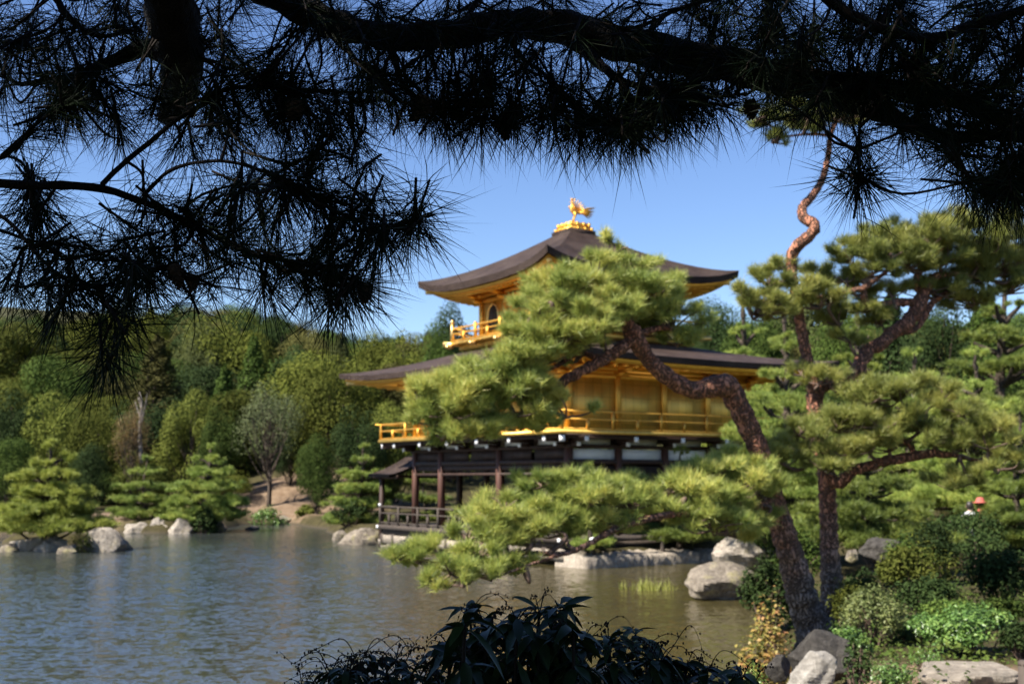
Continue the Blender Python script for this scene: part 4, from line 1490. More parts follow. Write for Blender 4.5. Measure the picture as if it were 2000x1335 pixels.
layered_pine("garden_pine", "high dark crowned pine at the picture edge above the bright green one", 1960, 530, 960, 150, 48.0, 7, 15, M_needle_deep, k=1.0)
layered_pine("garden_pine", "mid height green pine below the upright pine's big limb", 1780, 680, 980, 120, 42.0, 6, 16, M_needle_green, k=1.0)

# ------------------------------------------------------------------ woodland trees: a few crowns grown once, then copied
def grow_tree(kind, seed):
    """trunk and crown meshes of a tree of height 1, crown radius given by kind"""
    rng = np.random.default_rng(seed)
    tr, cr = MB(), MB()
    if kind == "round":
        n, rad, zc, rz = 30, 0.42, 0.60, 0.40
    elif kind == "tall":
        n, rad, zc, rz = 30, 0.31, 0.58, 0.42
    elif kind == "thin":
        n, rad, zc, rz = 40, 0.40, 0.64, 0.36
    else:
        n, rad, zc, rz = 60, 0.30, 0.5, 0.5
    pts = [(0, 0, -0.06, 0.035), (0.01, 0.005, 0.2, 0.026), (-0.01, 0.01, 0.45, 0.018), (0.005, 0, 0.8, 0.007)]
    s_ = spline(np.array(pts), n=5)
    tr.tube(s_[:, :3], s_[:, 3], 8, 0.1, rng=rng)
    if kind == "conifer":
        lv = []
        for i in range(n):
            f = i / n
            z = 0.14 + 0.84 * f
            rr = rad * (1 - f) ** 0.8 + 0.02
            a = i * 2.4 + rng.uniform(-.3, .3)
            q = rr * 0.62
            lv.append((math.cos(a) * q, math.sin(a) * q, z - q * 0.15, rr * 0.5, rr * 0.5, 0.05))
    else:
        lv = []
        for i in range(n):
            d = unit(rng.normal(size=3))
            if i % 4:
                d[2] = abs(d[2]) * 0.9 + (0.0 if i % 3 else -0.4)
            d = unit(d)
            q = rng.uniform(0.55, 0.86)
            lr = rng.uniform(0.13, 0.22) * (0.85 if kind == "thin" else 1)
            lv.append((d[0] * rad * q, d[1] * rad * q, zc + d[2] * rz * q, lr * rad / 0.42, lr * rad / 0.42, lr * 0.75 * rz / 0.4))
    for (x, y, z, a, b_, c_) in lv:
        m = 640 if kind in ("round", "tall") else 240 if kind != "thin" else 150
        d = unit(rng.normal(size=(m, 3)))
        rr = rng.uniform(0.55, 1.0, (m, 1)) ** 0.45 * rng.uniform(0.92, 1.1, (m, 1))
        pos = np.array([x, y, z]) + d * rr * np.array([a, b_, c_])
        nrm = unit(d * 1.3 + np.array([0, 0, 0.3]) + rng.normal(size=(m, 3)) * 0.4)
        if kind == "conifer":
            nrm = unit(np.array([0, 0, 1.0]) + d * 0.7 + rng.normal(size=(m, 3)) * 0.4)
        cr.leaves(pos, nrm, rng.uniform(0.011, 0.025, m) * (0.85 if kind == "thin" else 1), 0.7, rng)
        e = np.array([x, y, z])
        st = s_[min(len(s_) - 1, int(len(s_) * max(0.15, min(0.9, z - 0.18))))][:3]
        mid = (st + e) / 2 + np.array([0, 0, -0.03]) + rng.normal(size=3) * 0.02
        tr.tube(spline(np.array([st, mid, e]), n=3), np.linspace(0.009, 0.003, 7), 5, cap=False)
    return tr, cr


PROTO = {}
for kind, seeds in (("round", (1, 2, 3)), ("tall", (4, 5)), ("conifer", (6, 7)), ("thin", (8,))):
    PROTO[kind] = []
    for sd in seeds:
        a, c = grow_tree(kind, sd)
        ta, ca = a.build("trunk", M_bark, None, True), c.build("crown", M_green)
        ma, mc = ta.data, ca.data
        bpy.data.objects.remove(ta)
        bpy.data.objects.remove(ca)
        PROTO[kind].append((ma, mc))
TN = {"round": ("broadleaf_tree", "tree"), "tall": ("woodland_tree", "tree"), "conifer": ("conifer_tree", "conifer"), "thin": ("sparse_tree", "tree")}
KR = {"round": 0.50, "tall": 0.37, "conifer": 0.33, "thin": 0.47}


def tree_at(kind, x, y, H, wid, m, label, seed, group=None, bark=None, zoff=0.0, shape=None):
    nm, cat = TN[kind]
    t = thing(nm, label, cat, (x, y, float(height(x, y)) + zoff), R.uniform(0, 6.28), group)
    me = PROTO[kind][seed % len(PROTO[kind])]
    k = wid / (2 * KR[kind])
    t.scale = (k, k, H)
    for nme, d, mm in (("trunk", me[0], bark or M_bark), ("crown", me[1], m)):
        o = bpy.data.objects.new(nme, d)
        COL.objects.link(o)
        o.parent = t
        o.material_slots[0].link = 'OBJECT'
        o.material_slots[0].material = mm
    return t


def tree_px(kind, px, top, hw, Y, m, label, seed, bark=None, group=None):
    T = P(px, top, Y)
    g = float(height(T[0], T[1]))
    sk = 0.04 if kind == "thin" else 0.2
    return tree_at(kind, T[0], T[1], max(1.2, T[2] - g) / (1 - sk), 2.3 * hw * Y / F, m, label, seed, group, bark, -sk * max(1.2, T[2] - g) / (1 - sk))


HT = [
    ("tall", 35, 640, 95, 118, M_olive, "olive green tree high on the slope beneath the hanging pine spray's inner edge"),
    ("round", 120, 690, 85, 104, M_green, "rounded green tree behind the lowest hanging pine spray"),
    ("round", 30, 770, 75, 84, M_deep, "dark green tree at the picture edge above the lime green islet pine"),
    ("round", 110, 775, 75, 82, M_yellowg, "yellow green tree directly above the lime green islet pine"),
    ("round", 195, 800, 60, 80, M_olive, "olive tree between the yellow green tree and the dead pale trunk"),
    ("round", 215, 700, 80, 108, M_brownish, "bronze tree whose crown meets the tip of the hanging pine spray"),
    ("conifer", 310, 655, 85, 100, M_brownish, "tall bronze olive tree in horizontal tiers above the dead pale trunk"),
    ("tall", 395, 640, 60, 125, M_bluegr, "slim blue green tree beside the big olive dome"),
    ("round", 455, 616, 95, 128, M_olive, "big olive dome of a tree on the skyline"),
    ("round", 532, 618, 55, 132, M_deep, "dark green tree just past the big olive dome on the skyline"),
    ("conifer", 498, 655, 62, 98, M_bright, "vivid green pointed conifer, upper one of the two"),
    ("conifer", 440, 715, 62, 92, M_bright, "vivid green pointed conifer, lower one of the two"),
    ("round", 585, 680, 60, 100, M_deep, "dark grey green round tree next to the vivid conifers"),
    ("round", 600, 640, 60, 130, M_brownish, "bronze topped tree on the skyline over the dark grey green one"),
    ("conifer", 665, 650, 62, 108, M_bluegr, "blue green conifer rising over the roof tip of the second storey"),
    ("tall", 735, 655, 60, 122, M_olive, "olive tree on the skyline above the lower roof tip"),
    ("round", 645, 712, 88, 80, M_olive, "large olive round tree touching the lower roof tip"),
    ("thin", 530, 750, 66, 76, M_grayleaf, "half bare greyish tree on the slope with its trunk showing"),
    ("round", 375, 768, 66, 82, M_yellowg, "yellow green tree over the spreading shore pine"),
    ("thin", 262, 790, 40, 76, M_redleaf, "reddening sapling around the dead pale trunk"),
    ("round", 432, 800, 46, 79, M_green, "small green tree between the yellow green one and the half bare one"),
    ("round", 620, 852, 45, 72, M_green, "low round tree behind the pale upright stone"),
    ("round", 570, 845, 40, 80, M_deep, "dark undergrown tree behind the half bare one"),
    ("round", 700, 800, 60, 76, M_deep, "dark green tree under the lower roof tip"),
    ("round", 770, 790, 60, 78, M_yellowg, "yellow green tree seen past the balcony's far corner"),
    ("tall", 878, 606, 55, 100, M_deep, "open crowned dark tree beside the top storey railing"),
    ("round", 800, 655, 62, 105, M_olive, "olive tree between the two roof tips"),
    ("round", 850, 640, 46, 96, M_green, "green tree behind the top storey railing corner"),
    ("round", 1395, 575, 60, 110, M_deep, "dim dark tree showing under the top roof's far tip"),
    ("round", 1475, 590, 66, 105, M_green, "green tree beyond the top roof's far tip"),
    ("tall", 1560, 560, 70, 118, M_bluegr, "blue green tree on the slope behind the upright pine stem"),
    ("round", 1650, 590, 75, 95, M_green, "green tree behind the fork gap of the upright pine"),
    ("conifer", 1740, 560, 75, 92, M_deep, "dark conifer filling the gap under the upright pine's high pads"),
    ("round", 1830, 590, 80, 84, M_deep, "deep green tree in the shade behind the upright pine's big limb"),
    ("conifer", 1925, 560, 85, 80, M_bright, "bright green conifer high at the picture edge"),
    ("round", 1985, 640, 70, 66, M_green, "leafy green tree at the picture edge under the bright conifer"),
    ("round", 180, 870, 46, 74, M_deep, "dark bush like tree behind the islet pine's top"),
    ("round", 20, 850, 50, 72, M_green, "green tree at the picture edge behind the islet pine"),
    ("round", 1760, 800, 70, 62, M_green, "rounded green tree behind the bright pads of the upright pine"),
    ("round", 1600, 760, 60, 70, M_deep, "deep green tree behind the upright pine's trunk fork"),
]
for i, (kind, px, top, hw, Y, m, lab) in enumerate(HT):
    tree_px(kind, px, top, hw, Y, m, lab, i)

# the far wooded ridge and the rest of the hill: nothing tells these crowns apart
rows = [(95, 6.2), (112, 6.2), (130, 6.6), (148, 7), (168, 7.5), (190, 8), (214, 9), (240, 10), (270, 12)]
mats = [M_olive, M_green, M_brownish, M_deep, M_green, M_deep]
for yi, (Y, stp) in enumerate(rows):
    x = -Y * 0.50
    while x < Y * 0.52:
        px = 1000 + x / Y * F
        hidden = 930 < px < 1350 and Y > 100
        if not hidden:
            kd = R.choice(["round", "round", "round", "round", "tall", "conifer"])
            hh = R.uniform(7.5, 10.5) * (1 + 0.05 * yi)
            tree_at(kd, x + R.uniform(-1.5, 1.5), Y + R.uniform(-5, 5), hh, R.uniform(8.5, 12.0) * (0.8 if kd != "round" else 1) * (1 + 0.05 * yi), R.choice(mats),
                    "one of the mixed green crowns that crowd the wooded hill beyond the shore trees", R.randrange(9), "trees crowding the wooded hill", None, -0.2 * hh)
        x += stp * R.uniform(0.8, 1.2)

for yi, (Y, stp) in enumerate([(76, 3.4), (82, 3.8), (89, 4.2)]):
    x = -Y * 0.50
    while x < -7:
        px = 1000 + x / Y * F
        if not (470 < px < 660):
            hh = R.uniform(2.6, 4.4) + yi * 0.6
            tree_at("round", x + R.uniform(-.8, .8), Y + R.uniform(-2, 2), hh, R.uniform(3.4, 5.2), R.choice([M_green, M_olive, M_yellowg, M_deep, M_olive]),
                    "one of the low leafy bushes filling the foot of the wooded hill", R.randrange(9), "low bushes at the foot of the hill", None, -0.28 * hh)
        x += stp * R.uniform(0.8, 1.25)
for Y, stp in ((46, 3.4), (54, 3.6), (62, 4)):
    x = 9.5 + (Y - 40) * .25
    while x < Y * 0.5:
        hh = R.uniform(2.4, 4.2)
        tree_at("round", x + R.uniform(-.8, .8), Y + R.uniform(-2, 2), hh, R.uniform(3.2, 5), R.choice([M_green, M_deep, M_deep, M_olive]),
                "one of the low leafy bushes under the garden pines", R.randrange(9), "low bushes under the garden pines", None, -0.28 * hh)
        x += stp * R.uniform(0.8, 1.25)

# dead pale trunk, dark leaning trunk
w = P(270, 890, 76)
t = thing("dead_tree", "pale leafless dead trunk standing on the slope", "dead tree", (w[0], w[1], float(height(w[0], w[1]))))
b = MB()
s_ = spline(np.array([[*P(276, 905, 76), .15], [*P(273, 840, 76), .12], [*P(277, 790, 76), .08], [*P(272, 765, 76), .04]]), n=6)
b.tube(s_[:, :3], s_[:, 3], 8, 0.1)
put(b, "trunk", M_palebark, t, True)
for rws in ([(275, 830, 76, 5), (284, 790, 75.8, 3), (288, 765, 75.6, 1)], [(274, 815, 76, 4), (264, 785, 76.2, 2)], [(276, 800, 76, 3), (270, 775, 76, 1.5)]):
    b = MB()
    q = spline(pix_path(rws), 0.2)
    b.tube(q[:, :3], np.maximum(q[:, 3], .01), 5)
    put(b, "branch", M_palebark, t, True)


# ------------------------------------------------------------------ shrubs
def bush(name, label, px, top, bot, hw, Y, m, seed, leaf=0.05, n=2600, cat="shrub", group=None, aspect=0.5, stems=7, loose=0.15):
    rng = np.random.default_rng(seed)
    C, T = P(px, bot, Y), P(px, top, Y)
    gz = float(height(C[0], C[1]))
    t = thing(name, label, cat, (C[0], C[1], min(gz, C[2])), 0, group)
    zlo = min(gz, C[2])
    H = T[2] - zlo
    W = hw * Y / F
    st, lf = MB(), MB()
    L = 26
    d = unit(rng.normal(size=(L, 3)))
    d[:, 2] = np.abs(d[:, 2])
    lc = np.array([C[0], C[1], zlo + H * 0.42]) + d * np.array([W * .72, W * .72, H * .48]) * rng.uniform(.6, 1.0, (L, 1))
    lr = rng.uniform(.2, .36, L)
    k = rng.integers(0, L, n)
    dd = unit(rng.normal(size=(n, 3)))
    pos = lc[k] + dd * (lr[k][:, None] * np.array([W, W, H * .6])) * rng.uniform(.4, 1.0 + loose, (n, 1))
    pos[:, 2] = np.maximum(pos[:, 2], zlo + 0.02)
    nrm = unit(dd * 0.7 + np.array([0, 0, 0.8]) + rng.normal(size=(n, 3)) * 0.5)
    lf.leaves(pos, nrm, leaf * rng.uniform(.7, 1.25, n), aspect, rng)
    for i in range(L):
        s0 = np.array([C[0] + rng.uniform(-.15, .15) * W, C[1] + rng.uniform(-.15, .15) * W, zlo - 0.05])
        mid = (s0 + lc[i]) / 2 + rng.normal(size=3) * 0.06 * W
        st.tube(spline(np.array([s0, mid, lc[i]]), n=4), np.linspace(0.014, 0.004, 9) * max(1, H), 5, cap=False)
    put(st, "stems", M_twig, t)
    put(lf, "leaves", m, t)
    return t


bush("orange_leaved_shrub", "young shrub with orange and salmon tinged leaves by the water", 1495, 1165, 1330, 62, 12.8, M_orange, 1, 0.055, 1900, aspect=0.7, loose=0.5)
bush("low_shrub", "small green shrub at the foot of the orange leaved shrub", 1480, 1255, 1340, 36, 12.4, M_shrublit, 2, 0.04, 900)
bush("dark_shrub", "dark green shrub in the shade behind the leaning trunk", 1502, 1070, 1190, 62, 18.5, M_deep, 3, 0.07, 3200)
bush("pale_shrub", "pale green fine leaved shrub beside the pine trunks", 1705, 1135, 1270, 78, 14.2, M_shrubpale, 4, 0.045, 3600)
bush("azalea_shrub", "bright green mounded shrub above the tan stone ledge", 1890, 1178, 1288, 125, 13.2, M_shrublit, 5, 0.055, 5600)
bush("azalea_shrub", "small bright green mound between the pale shrub and the dark stalks", 1660, 1215, 1290, 48, 13.0, M_shrublit, 6, 0.05, 1500)
bush("yellowing_shrub", "yellow green spreading shrub behind the pale one", 1790, 1050, 1170, 95, 19.5, M_yellowg, 7, 0.08, 3600)
bush("dark_shrub", "deep green shrub at the picture edge below the visitors", 1955, 1060, 1200, 90, 19.0, M_deep, 8, 0.08, 3800)
bush("dark_shrub", "shaded shrub under the yellow green one", 1820, 1120, 1215, 90, 16.8, M_deep, 9, 0.06, 3000)
bush("low_shrub", "weedy green clump at the bottom edge by the stone ledge", 1745, 1290, 1360, 62, 10.6, M_shrublit, 10, 0.035, 1300, loose=0.6)
bush("stalky_shrub", "dark stalky plant in front of the small bright mound", 1675, 1225, 1345, 30, 10.2, M_deep, 11, 0.05, 320, loose=0.6)
bush("low_shrub", "low green shrub between the tall rock and the pine trunks", 1560, 1020, 1110, 60, 21, M_green, 12, 0.07, 2200)
bush("low_shrub", "low dark hedge plant behind the dark chipped rock", 1720, 1010, 1090, 120, 27, M_deep, 13, 0.09, 3200)
bush("low_shrub", "green shrub in the deep shade beyond the yellow green one", 1880, 985, 1080, 110, 30, M_deep, 14, 0.1, 3200)
bush("round_bush", "dark round bush at the waterline of the far shore", 397, 985, 1037, 32, 60.5, M_deep, 15, 0.16, 1500)
bush("low_shrub", "green shore plants in front of the bare earth slope", 520, 985, 1022, 45, 71, M_shrublit, 16, 0.18, 1200)
bush("low_shrub", "yellowish ground shrub on the shore past the bare slope", 600, 985, 1015, 36, 73, M_yellowg, 17, 0.18, 900)
bush("low_shrub", "small shrub between the shore pines and the islet", 330, 985, 1025, 40, 64, M_green, 18, 0.18, 1000)
bush("low_shrub", "dark thicket under the bushy pine by the fishing deck", 690, 975, 1035, 55, 57, M_deep, 19, 0.16, 1800)
bush("low_shrub", "yellow tufted plant among the islet boulders", 160, 1025, 1062, 30, 45, M_yellowg, 20, 0.1, 700)
bush("low_shrub", "green bush right under the embankment's far end", 1480, 1010, 1090, 60, 33, M_green, 21, 0.1, 2200)

bush("low_shrub", "leafy dark shrub at the twin pines' feet on the landward side", 1690, 1110, 1200, 60, 18.0, M_deep, 31, 0.06, 2400)
bush("low_shrub", "low shrub filling the gap between the azalea mound and the deep green edge shrub", 1960, 1160, 1230, 60, 15.5, M_green, 32, 0.06, 2200)
bush("low_shrub", "olive shrub tucked between the pale shrub and the upright pine trunk", 1660, 1130, 1230, 45, 15.6, M_olive, 36, 0.05, 1800)
bush("low_shrub", "mid green shrub behind the azalea mound and under the shaded one", 1850, 1165, 1235, 75, 15.0, M_green, 37, 0.055, 2400)
bush("low_shrub", "small ragged weed clump on the bare soil by the tan stone ledge", 1810, 1262, 1312, 40, 11.8, M_shrublit, 38, 0.03, 500, loose=0.8)
bush("low_shrub", "ragged green clump on the soil behind the stalky plant", 1690, 1270, 1320, 36, 11.6, M_shrubpale, 39, 0.03, 500, loose=0.8)
bush("low_shrub", "deep green shrub at the picture edge next to the azalea mound", 1995, 1205, 1290, 50, 12.6, M_deep, 40, 0.05, 1500)
bush("low_shrub", "dim green shrub between the dark chipped rock and the yellow green shrub", 1770, 1040, 1120, 60, 22.0, M_green, 41, 0.07, 2200)
bush("low_shrub", "broad dark shrub in the shade below the visitors' path", 1810, 1020, 1110, 80, 24.0, M_deep, 33, 0.08, 3400)
bush("low_shrub", "dark leafy shrub at the picture edge behind the visitors", 1990, 960, 1080, 80, 37.0, M_deep, 34, 0.12, 2600)
bush("low_shrub", "dark green ground shrub behind the tan ledge and azalea", 1790, 1215, 1275, 70, 14.6, M_deep, 35, 0.045, 1800)
for i, (px, py, n, lab) in enumerate([(1222, 1150, 9, "small yellow green reed tuft nearest the embankment's brown stone"), (1262, 1152, 24, "wide tuft of yellow green reeds standing in the pond"),
                                      (1300, 1152, 16, "reed tuft closest to the sloping boulder")]):
    c = G(px, py, 0)
    rng = np.random.default_rng(80 + i)
    mb = MB()
    B = c + np.stack([rng.normal(size=n * 4) * 0.16, rng.normal(size=n * 4) * 0.1, np.full(n * 4, -0.15)], 1)
    D = unit(np.stack([rng.normal(size=n * 4) * 0.22, rng.normal(size=n * 4) * 0.2, np.ones(n * 4)], 1))
    mb.needles(B, D, rng.uniform(.3, .55, n * 4), 0.022, 0.15, rng)
    o = mb.build("reed_tuft", M_reed)
    tag(o, lab, "reeds", "reeds in the pond")

# low plants and fallen leaves over the near bank
rng = np.random.default_rng(321)
n = 34000
xy = np.stack([rng.uniform(2.2, 11, n), rng.uniform(8.5, 24, n)], 1)
cl = 0.5 + 0.5 * np.sin(xy[:, 0] * 2.3 + np.sin(xy[:, 1] * 1.7)) * np.sin(xy[:, 1] * 1.9 + 0.7)
d = sdist(xy[:, 0], xy[:, 1], POND)
ok = (d > 0.3) & (cl > rng.uniform(0.0, 0.75, n)) & ~((xy[:, 1] < 12) & (rng.uniform(size=n) < 0.6))
xy = xy[ok]
hz = height(xy[:, 0], xy[:, 1])
mb = MB()
k = len(xy)
pos = np.stack([xy[:, 0], xy[:, 1], hz + rng.uniform(0.01, 0.3, k) * cl[ok] ** 2], 1)
mb.leaves(pos, unit(UP + rng.normal(size=(k, 3)) * 0.5), rng.uniform(0.03, 0.085, k), 0.6, rng)
structure(mb.build("ground_cover", M_green), "stuff")

# ------------------------------------------------------------------ pine overhanging the viewpoint
rng = np.random.default_rng(5)
obase = np.array([-2.7, -1.1, float(height(-2.7, -1.1)) - 0.1])
OP = thing("overhanging_pine", "dark overhanging pine with long needles and hanging cones framing the view from above", "pine tree", obase)
b = MB()
crotch = np.array([-2.35, 0.2, 4.6])
s_ = spline(np.array([[*obase, .30], [-2.75, -.95, 2.4, .24], [-2.55, -.5, 3.6, .22], [*crotch, .19], [-1.9, 0.6, 5.6, .16], [-1.2, .4, 6.8, .11], [-.6, .2, 7.8, .06]]), 0.09)
b.tube(s_[:, :3], s_[:, 3], 16, 0.06, rng=rng)
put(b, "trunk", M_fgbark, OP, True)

BRANCH = [
    # the heavy limb across the top
    [(430, -95, 2.75, 150), (520, -30, 2.75, 110), (600, 22, 2.75, 80), (690, 58, 2.8, 68), (790, 72, 2.8, 68), (900, 62, 2.85, 74), (980, 48, 2.85, 74), (1080, 52, 2.9, 86), (1180, 78, 2.9, 88), (1300, 105, 2.9, 92),
     (1430, 132, 2.95, 92), (1540, 155, 2.95, 84), (1640, 168, 3.0, 62), (1760, 178, 3.0, 56), (1870, 195, 3.05, 46), (1960, 235, 3.1, 40), (2080, 270, 3.1, 34), (2250, 320, 3.15, 26), (2430, 345, 3.2, 18), (2600, 390, 3.25, 10), (2720, 400, 3.3, 5)],
    [(1540, 158, 2.95, 64), (1630, 190, 2.9, 52), (1720, 220, 2.85, 46), (1800, 252, 2.8, 40), (1860, 268, 2.8, 34), (1940, 262, 2.8, 30), (2060, 278, 2.8, 26), (2200, 270, 2.8, 18), (2340, 300, 2.85, 11), (2450, 295, 2.9, 5)],
    # blunt limb pointing down and back at the upper part
    [(300, -120, 2.45, 150), (322, -30, 2.55, 140), (338, 40, 2.7, 128), (352, 110, 2.9, 112), (352, 165, 3.1, 92), (345, 205, 3.4, 70), (325, 225, 3.7, 48)],
    [(325, 100, 2.9, 55), (280, 95, 3.0, 46), (215, 120, 3.0, 30), (140, 150, 3.0, 20), (40, 165, 3.0, 12)],
    # long branch entering at the side
    [(-120, 345, 2.4, 30), (-40, 355, 2.4, 26), (60, 362, 2.4, 23), (140, 363, 2.42, 22), (200, 368, 2.45, 22), (250, 383, 2.47, 18), (300, 402, 2.5, 16), (350, 425, 2.5, 14), (400, 450, 2.5, 12), (470, 488, 2.5, 11),
     (540, 505, 2.48, 9), (610, 520, 2.46, 8), (690, 548, 2.45, 6), (715, 556, 2.45, 4)],
    [(200, 360, 2.45, 14), (235, 325, 2.5, 14), (290, 280, 2.55, 13), (340, 238, 2.6, 12), (400, 200, 2.62, 10), (450, 172, 2.65, 8), (520, 168, 2.65, 7), (620, 176, 2.65, 5), (700, 180, 2.65, 4)],
    [(285, 375, 2.45, 11), (330, 335, 2.4, 10), (380, 318, 2.38, 9), (450, 316, 2.36, 9), (520, 338, 2.35, 7), (590, 370, 2.35, 6), (650, 410, 2.35, 6), (710, 432, 2.35, 5), (760, 442, 2.35, 5), (812, 428, 2.35, 3)],
    [(350, 415, 2.5, 8), (395, 380, 2.55, 7), (460, 362, 2.6, 7), (540, 362, 2.6, 6), (620, 385, 2.6, 5), (670, 398, 2.6, 4)],
    [(430, 225, 2.6, 6), (470, 280, 2.55, 6), (520, 312, 2.5, 5), (580, 316, 2.5, 4), (625, 290, 2.5, 3)],
    [(-60, 325, 2.6, 14), (12, 304, 2.6, 12), (45, 268, 2.6, 10), (72, 240, 2.6, 9), (130, 205, 2.62, 7), (150, 195, 2.65, 5)],
    [(12, 304, 2.6, 8), (40, 315, 2.58, 7), (56, 338, 2.55, 6), (64, 362, 2.5, 6), (66, 420, 2.5, 5)],
    [(-60, 405, 2.3, 12), (-10, 415, 2.3, 11), (30, 445, 2.3, 10), (75, 500, 2.3, 9), (130, 548, 2.3, 8), (190, 560, 2.3, 7), (260, 545, 2.32, 6), (330, 520, 2.35, 5)],
    [(160, 556, 2.3, 6), (215, 600, 2.3, 5), (225, 655, 2.3, 5), (212, 710, 2.3, 4)],
    [(-60, 450, 2.5, 9), (0, 450, 2.5, 9), (60, 470, 2.5, 7), (150, 480, 2.5, 6), (240, 510, 2.5, 4)],
    # twigs under the heavy limb
    [(760, 85, 2.8, 26), (775, 130, 2.75, 16), (790, 170, 2.72, 11), (840, 205, 2.7, 8), (900, 222, 2.7, 6), (980, 235, 2.7, 5), (1040, 225, 2.7, 4)],
    [(985, 65, 2.85, 14), (1010, 100, 2.8, 11), (1030, 122, 2.78, 10), (1070, 150, 2.75, 9), (1110, 195, 2.7, 8), (1160, 230, 2.68, 6), (1220, 245, 2.65, 5), (1290, 235, 2.65, 4)],
    [(1120, 80, 2.9, 40), (1165, 120, 2.85, 28), (1210, 155, 2.8, 20), (1280, 178, 2.75, 12), (1350, 190, 2.7, 8), (1440, 185, 2.7, 6)],
    [(620, 55, 2.75, 10), (655, 80, 2.7, 8), (690, 110, 2.68, 7), (740, 150, 2.65, 6), (770, 190, 2.6, 5)],
    [(1400, 30, 3.1, 16), (1390, 80, 3.0, 10), (1365, 140, 2.9, 8), (1325, 190, 2.8, 6), (1300, 215, 2.8, 4)],
    [(1480, -20, 2.9, 14), (1520, 40, 2.9, 12), (1545, 100, 2.9, 10), (1560, 150, 2.95, 8)],
    [(1560, -60, 2.6, 34), (1640, 15, 2.6, 30), (1720, 55, 2.6, 27), (1800, 75, 2.6, 26), (1850, 68, 2.6, 26), (1920, 42, 2.6, 24), (2000, 18, 2.6, 22), (2080, -10, 2.6, 20), (2250, -30, 2.65, 14), (2420, 10, 2.7, 9), (2520, 20, 2.7, 4)],
    [(1830, 75, 2.6, 16), (1760, 130, 2.65, 12), (1680, 150, 2.7, 9), (1600, 140, 2.7, 6)],
    [(1850, 265, 2.8, 14), (1865, 300, 2.75, 10), (1885, 335, 2.7, 8), (1915, 358, 2.65, 7), (1960, 365, 2.6, 5), (2040, 372, 2.6, 4), (2120, 390, 2.6, 3)],
    [(1690, 215, 2.85, 9), (1678, 245, 2.7, 7), (1680, 290, 2.6, 7), (1679, 345, 2.55, 4)],
    [(1960, 270, 2.8, 10), (1970, 310, 2.7, 8), (2010, 340, 2.6, 5)],
    [(900, 60, 2.85, 20), (940, -10, 2.9, 14), (1010, -50, 2.9, 10)],
    [(1250, 90, 2.9, 20), (1300, 30, 3.0, 14), (1380, 0, 3.05, 10), (1440, -25, 3.1, 8)],
    [(90, -40, 2.9, 24), (130, 30, 2.9, 18), (190, 70, 2.9, 12), (260, 60, 2.9, 8)],
]
nodes = []
for rows in BRANCH:
    mb = MB()
    s = limb(mb, rows, 12 if rows[1][3] > 20 else 7, 0.09, rng, 0.7 if rows[1][3] > 20 else 1.2, 0.06)
    nodes.append(s[:, :3])
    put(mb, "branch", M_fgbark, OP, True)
# the parts of the limbs beyond the picture that join them to the trunk
for a, mids, c, r0, r1 in [(crotch, [(-1.7, 1.4, 5.0)], P(430, -95, 2.75), .12, .095), (crotch, [(-1.7, 1.3, 4.9)], P(300, -120, 2.45), .1, .085), (np.array([-2.6, -.6, 3.4]), [(-2.3, 1.0, 3.7)], P(-120, 345, 2.4), .05, .017),
                           (np.array([-2.6, -.6, 3.3]), [(-2.2, 1.2, 3.6)], P(-60, 325, 2.6), .03, .01), (np.array([-2.6, -.6, 3.2]), [(-2.1, 1.1, 3.4)], P(-60, 405, 2.3), .03, .009),
                           (np.array([-2.6, -.6, 3.2]), [(-2.2, 1.2, 3.45)], P(-60, 450, 2.5), .03, .007), (crotch, [(-.8, 1.6, 5.2), (.6, 2.1, 4.9)], P(1560, -60, 2.6), .08, .025),
                           (crotch, [(-2.0, 1.5, 4.9)], P(90, -40, 2.9), .05, .018), (np.array([-1.0, .35, 7.1]), [(.2, 1.4, 5.9)], P(1480, -20, 2.9), .04, .01)]:
    q = spline(np.array([a, *mids, c], float), 0.08)
    b = MB()
    b.tube(q, np.linspace(r0, r1, len(q)), 10, 0.08, rng=rng)
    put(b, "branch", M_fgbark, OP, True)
    nodes.append(q)
owner = np.concatenate([np.full(len(n), i) for i, n in enumerate(nodes)])
nodes = np.concatenate(nodes)

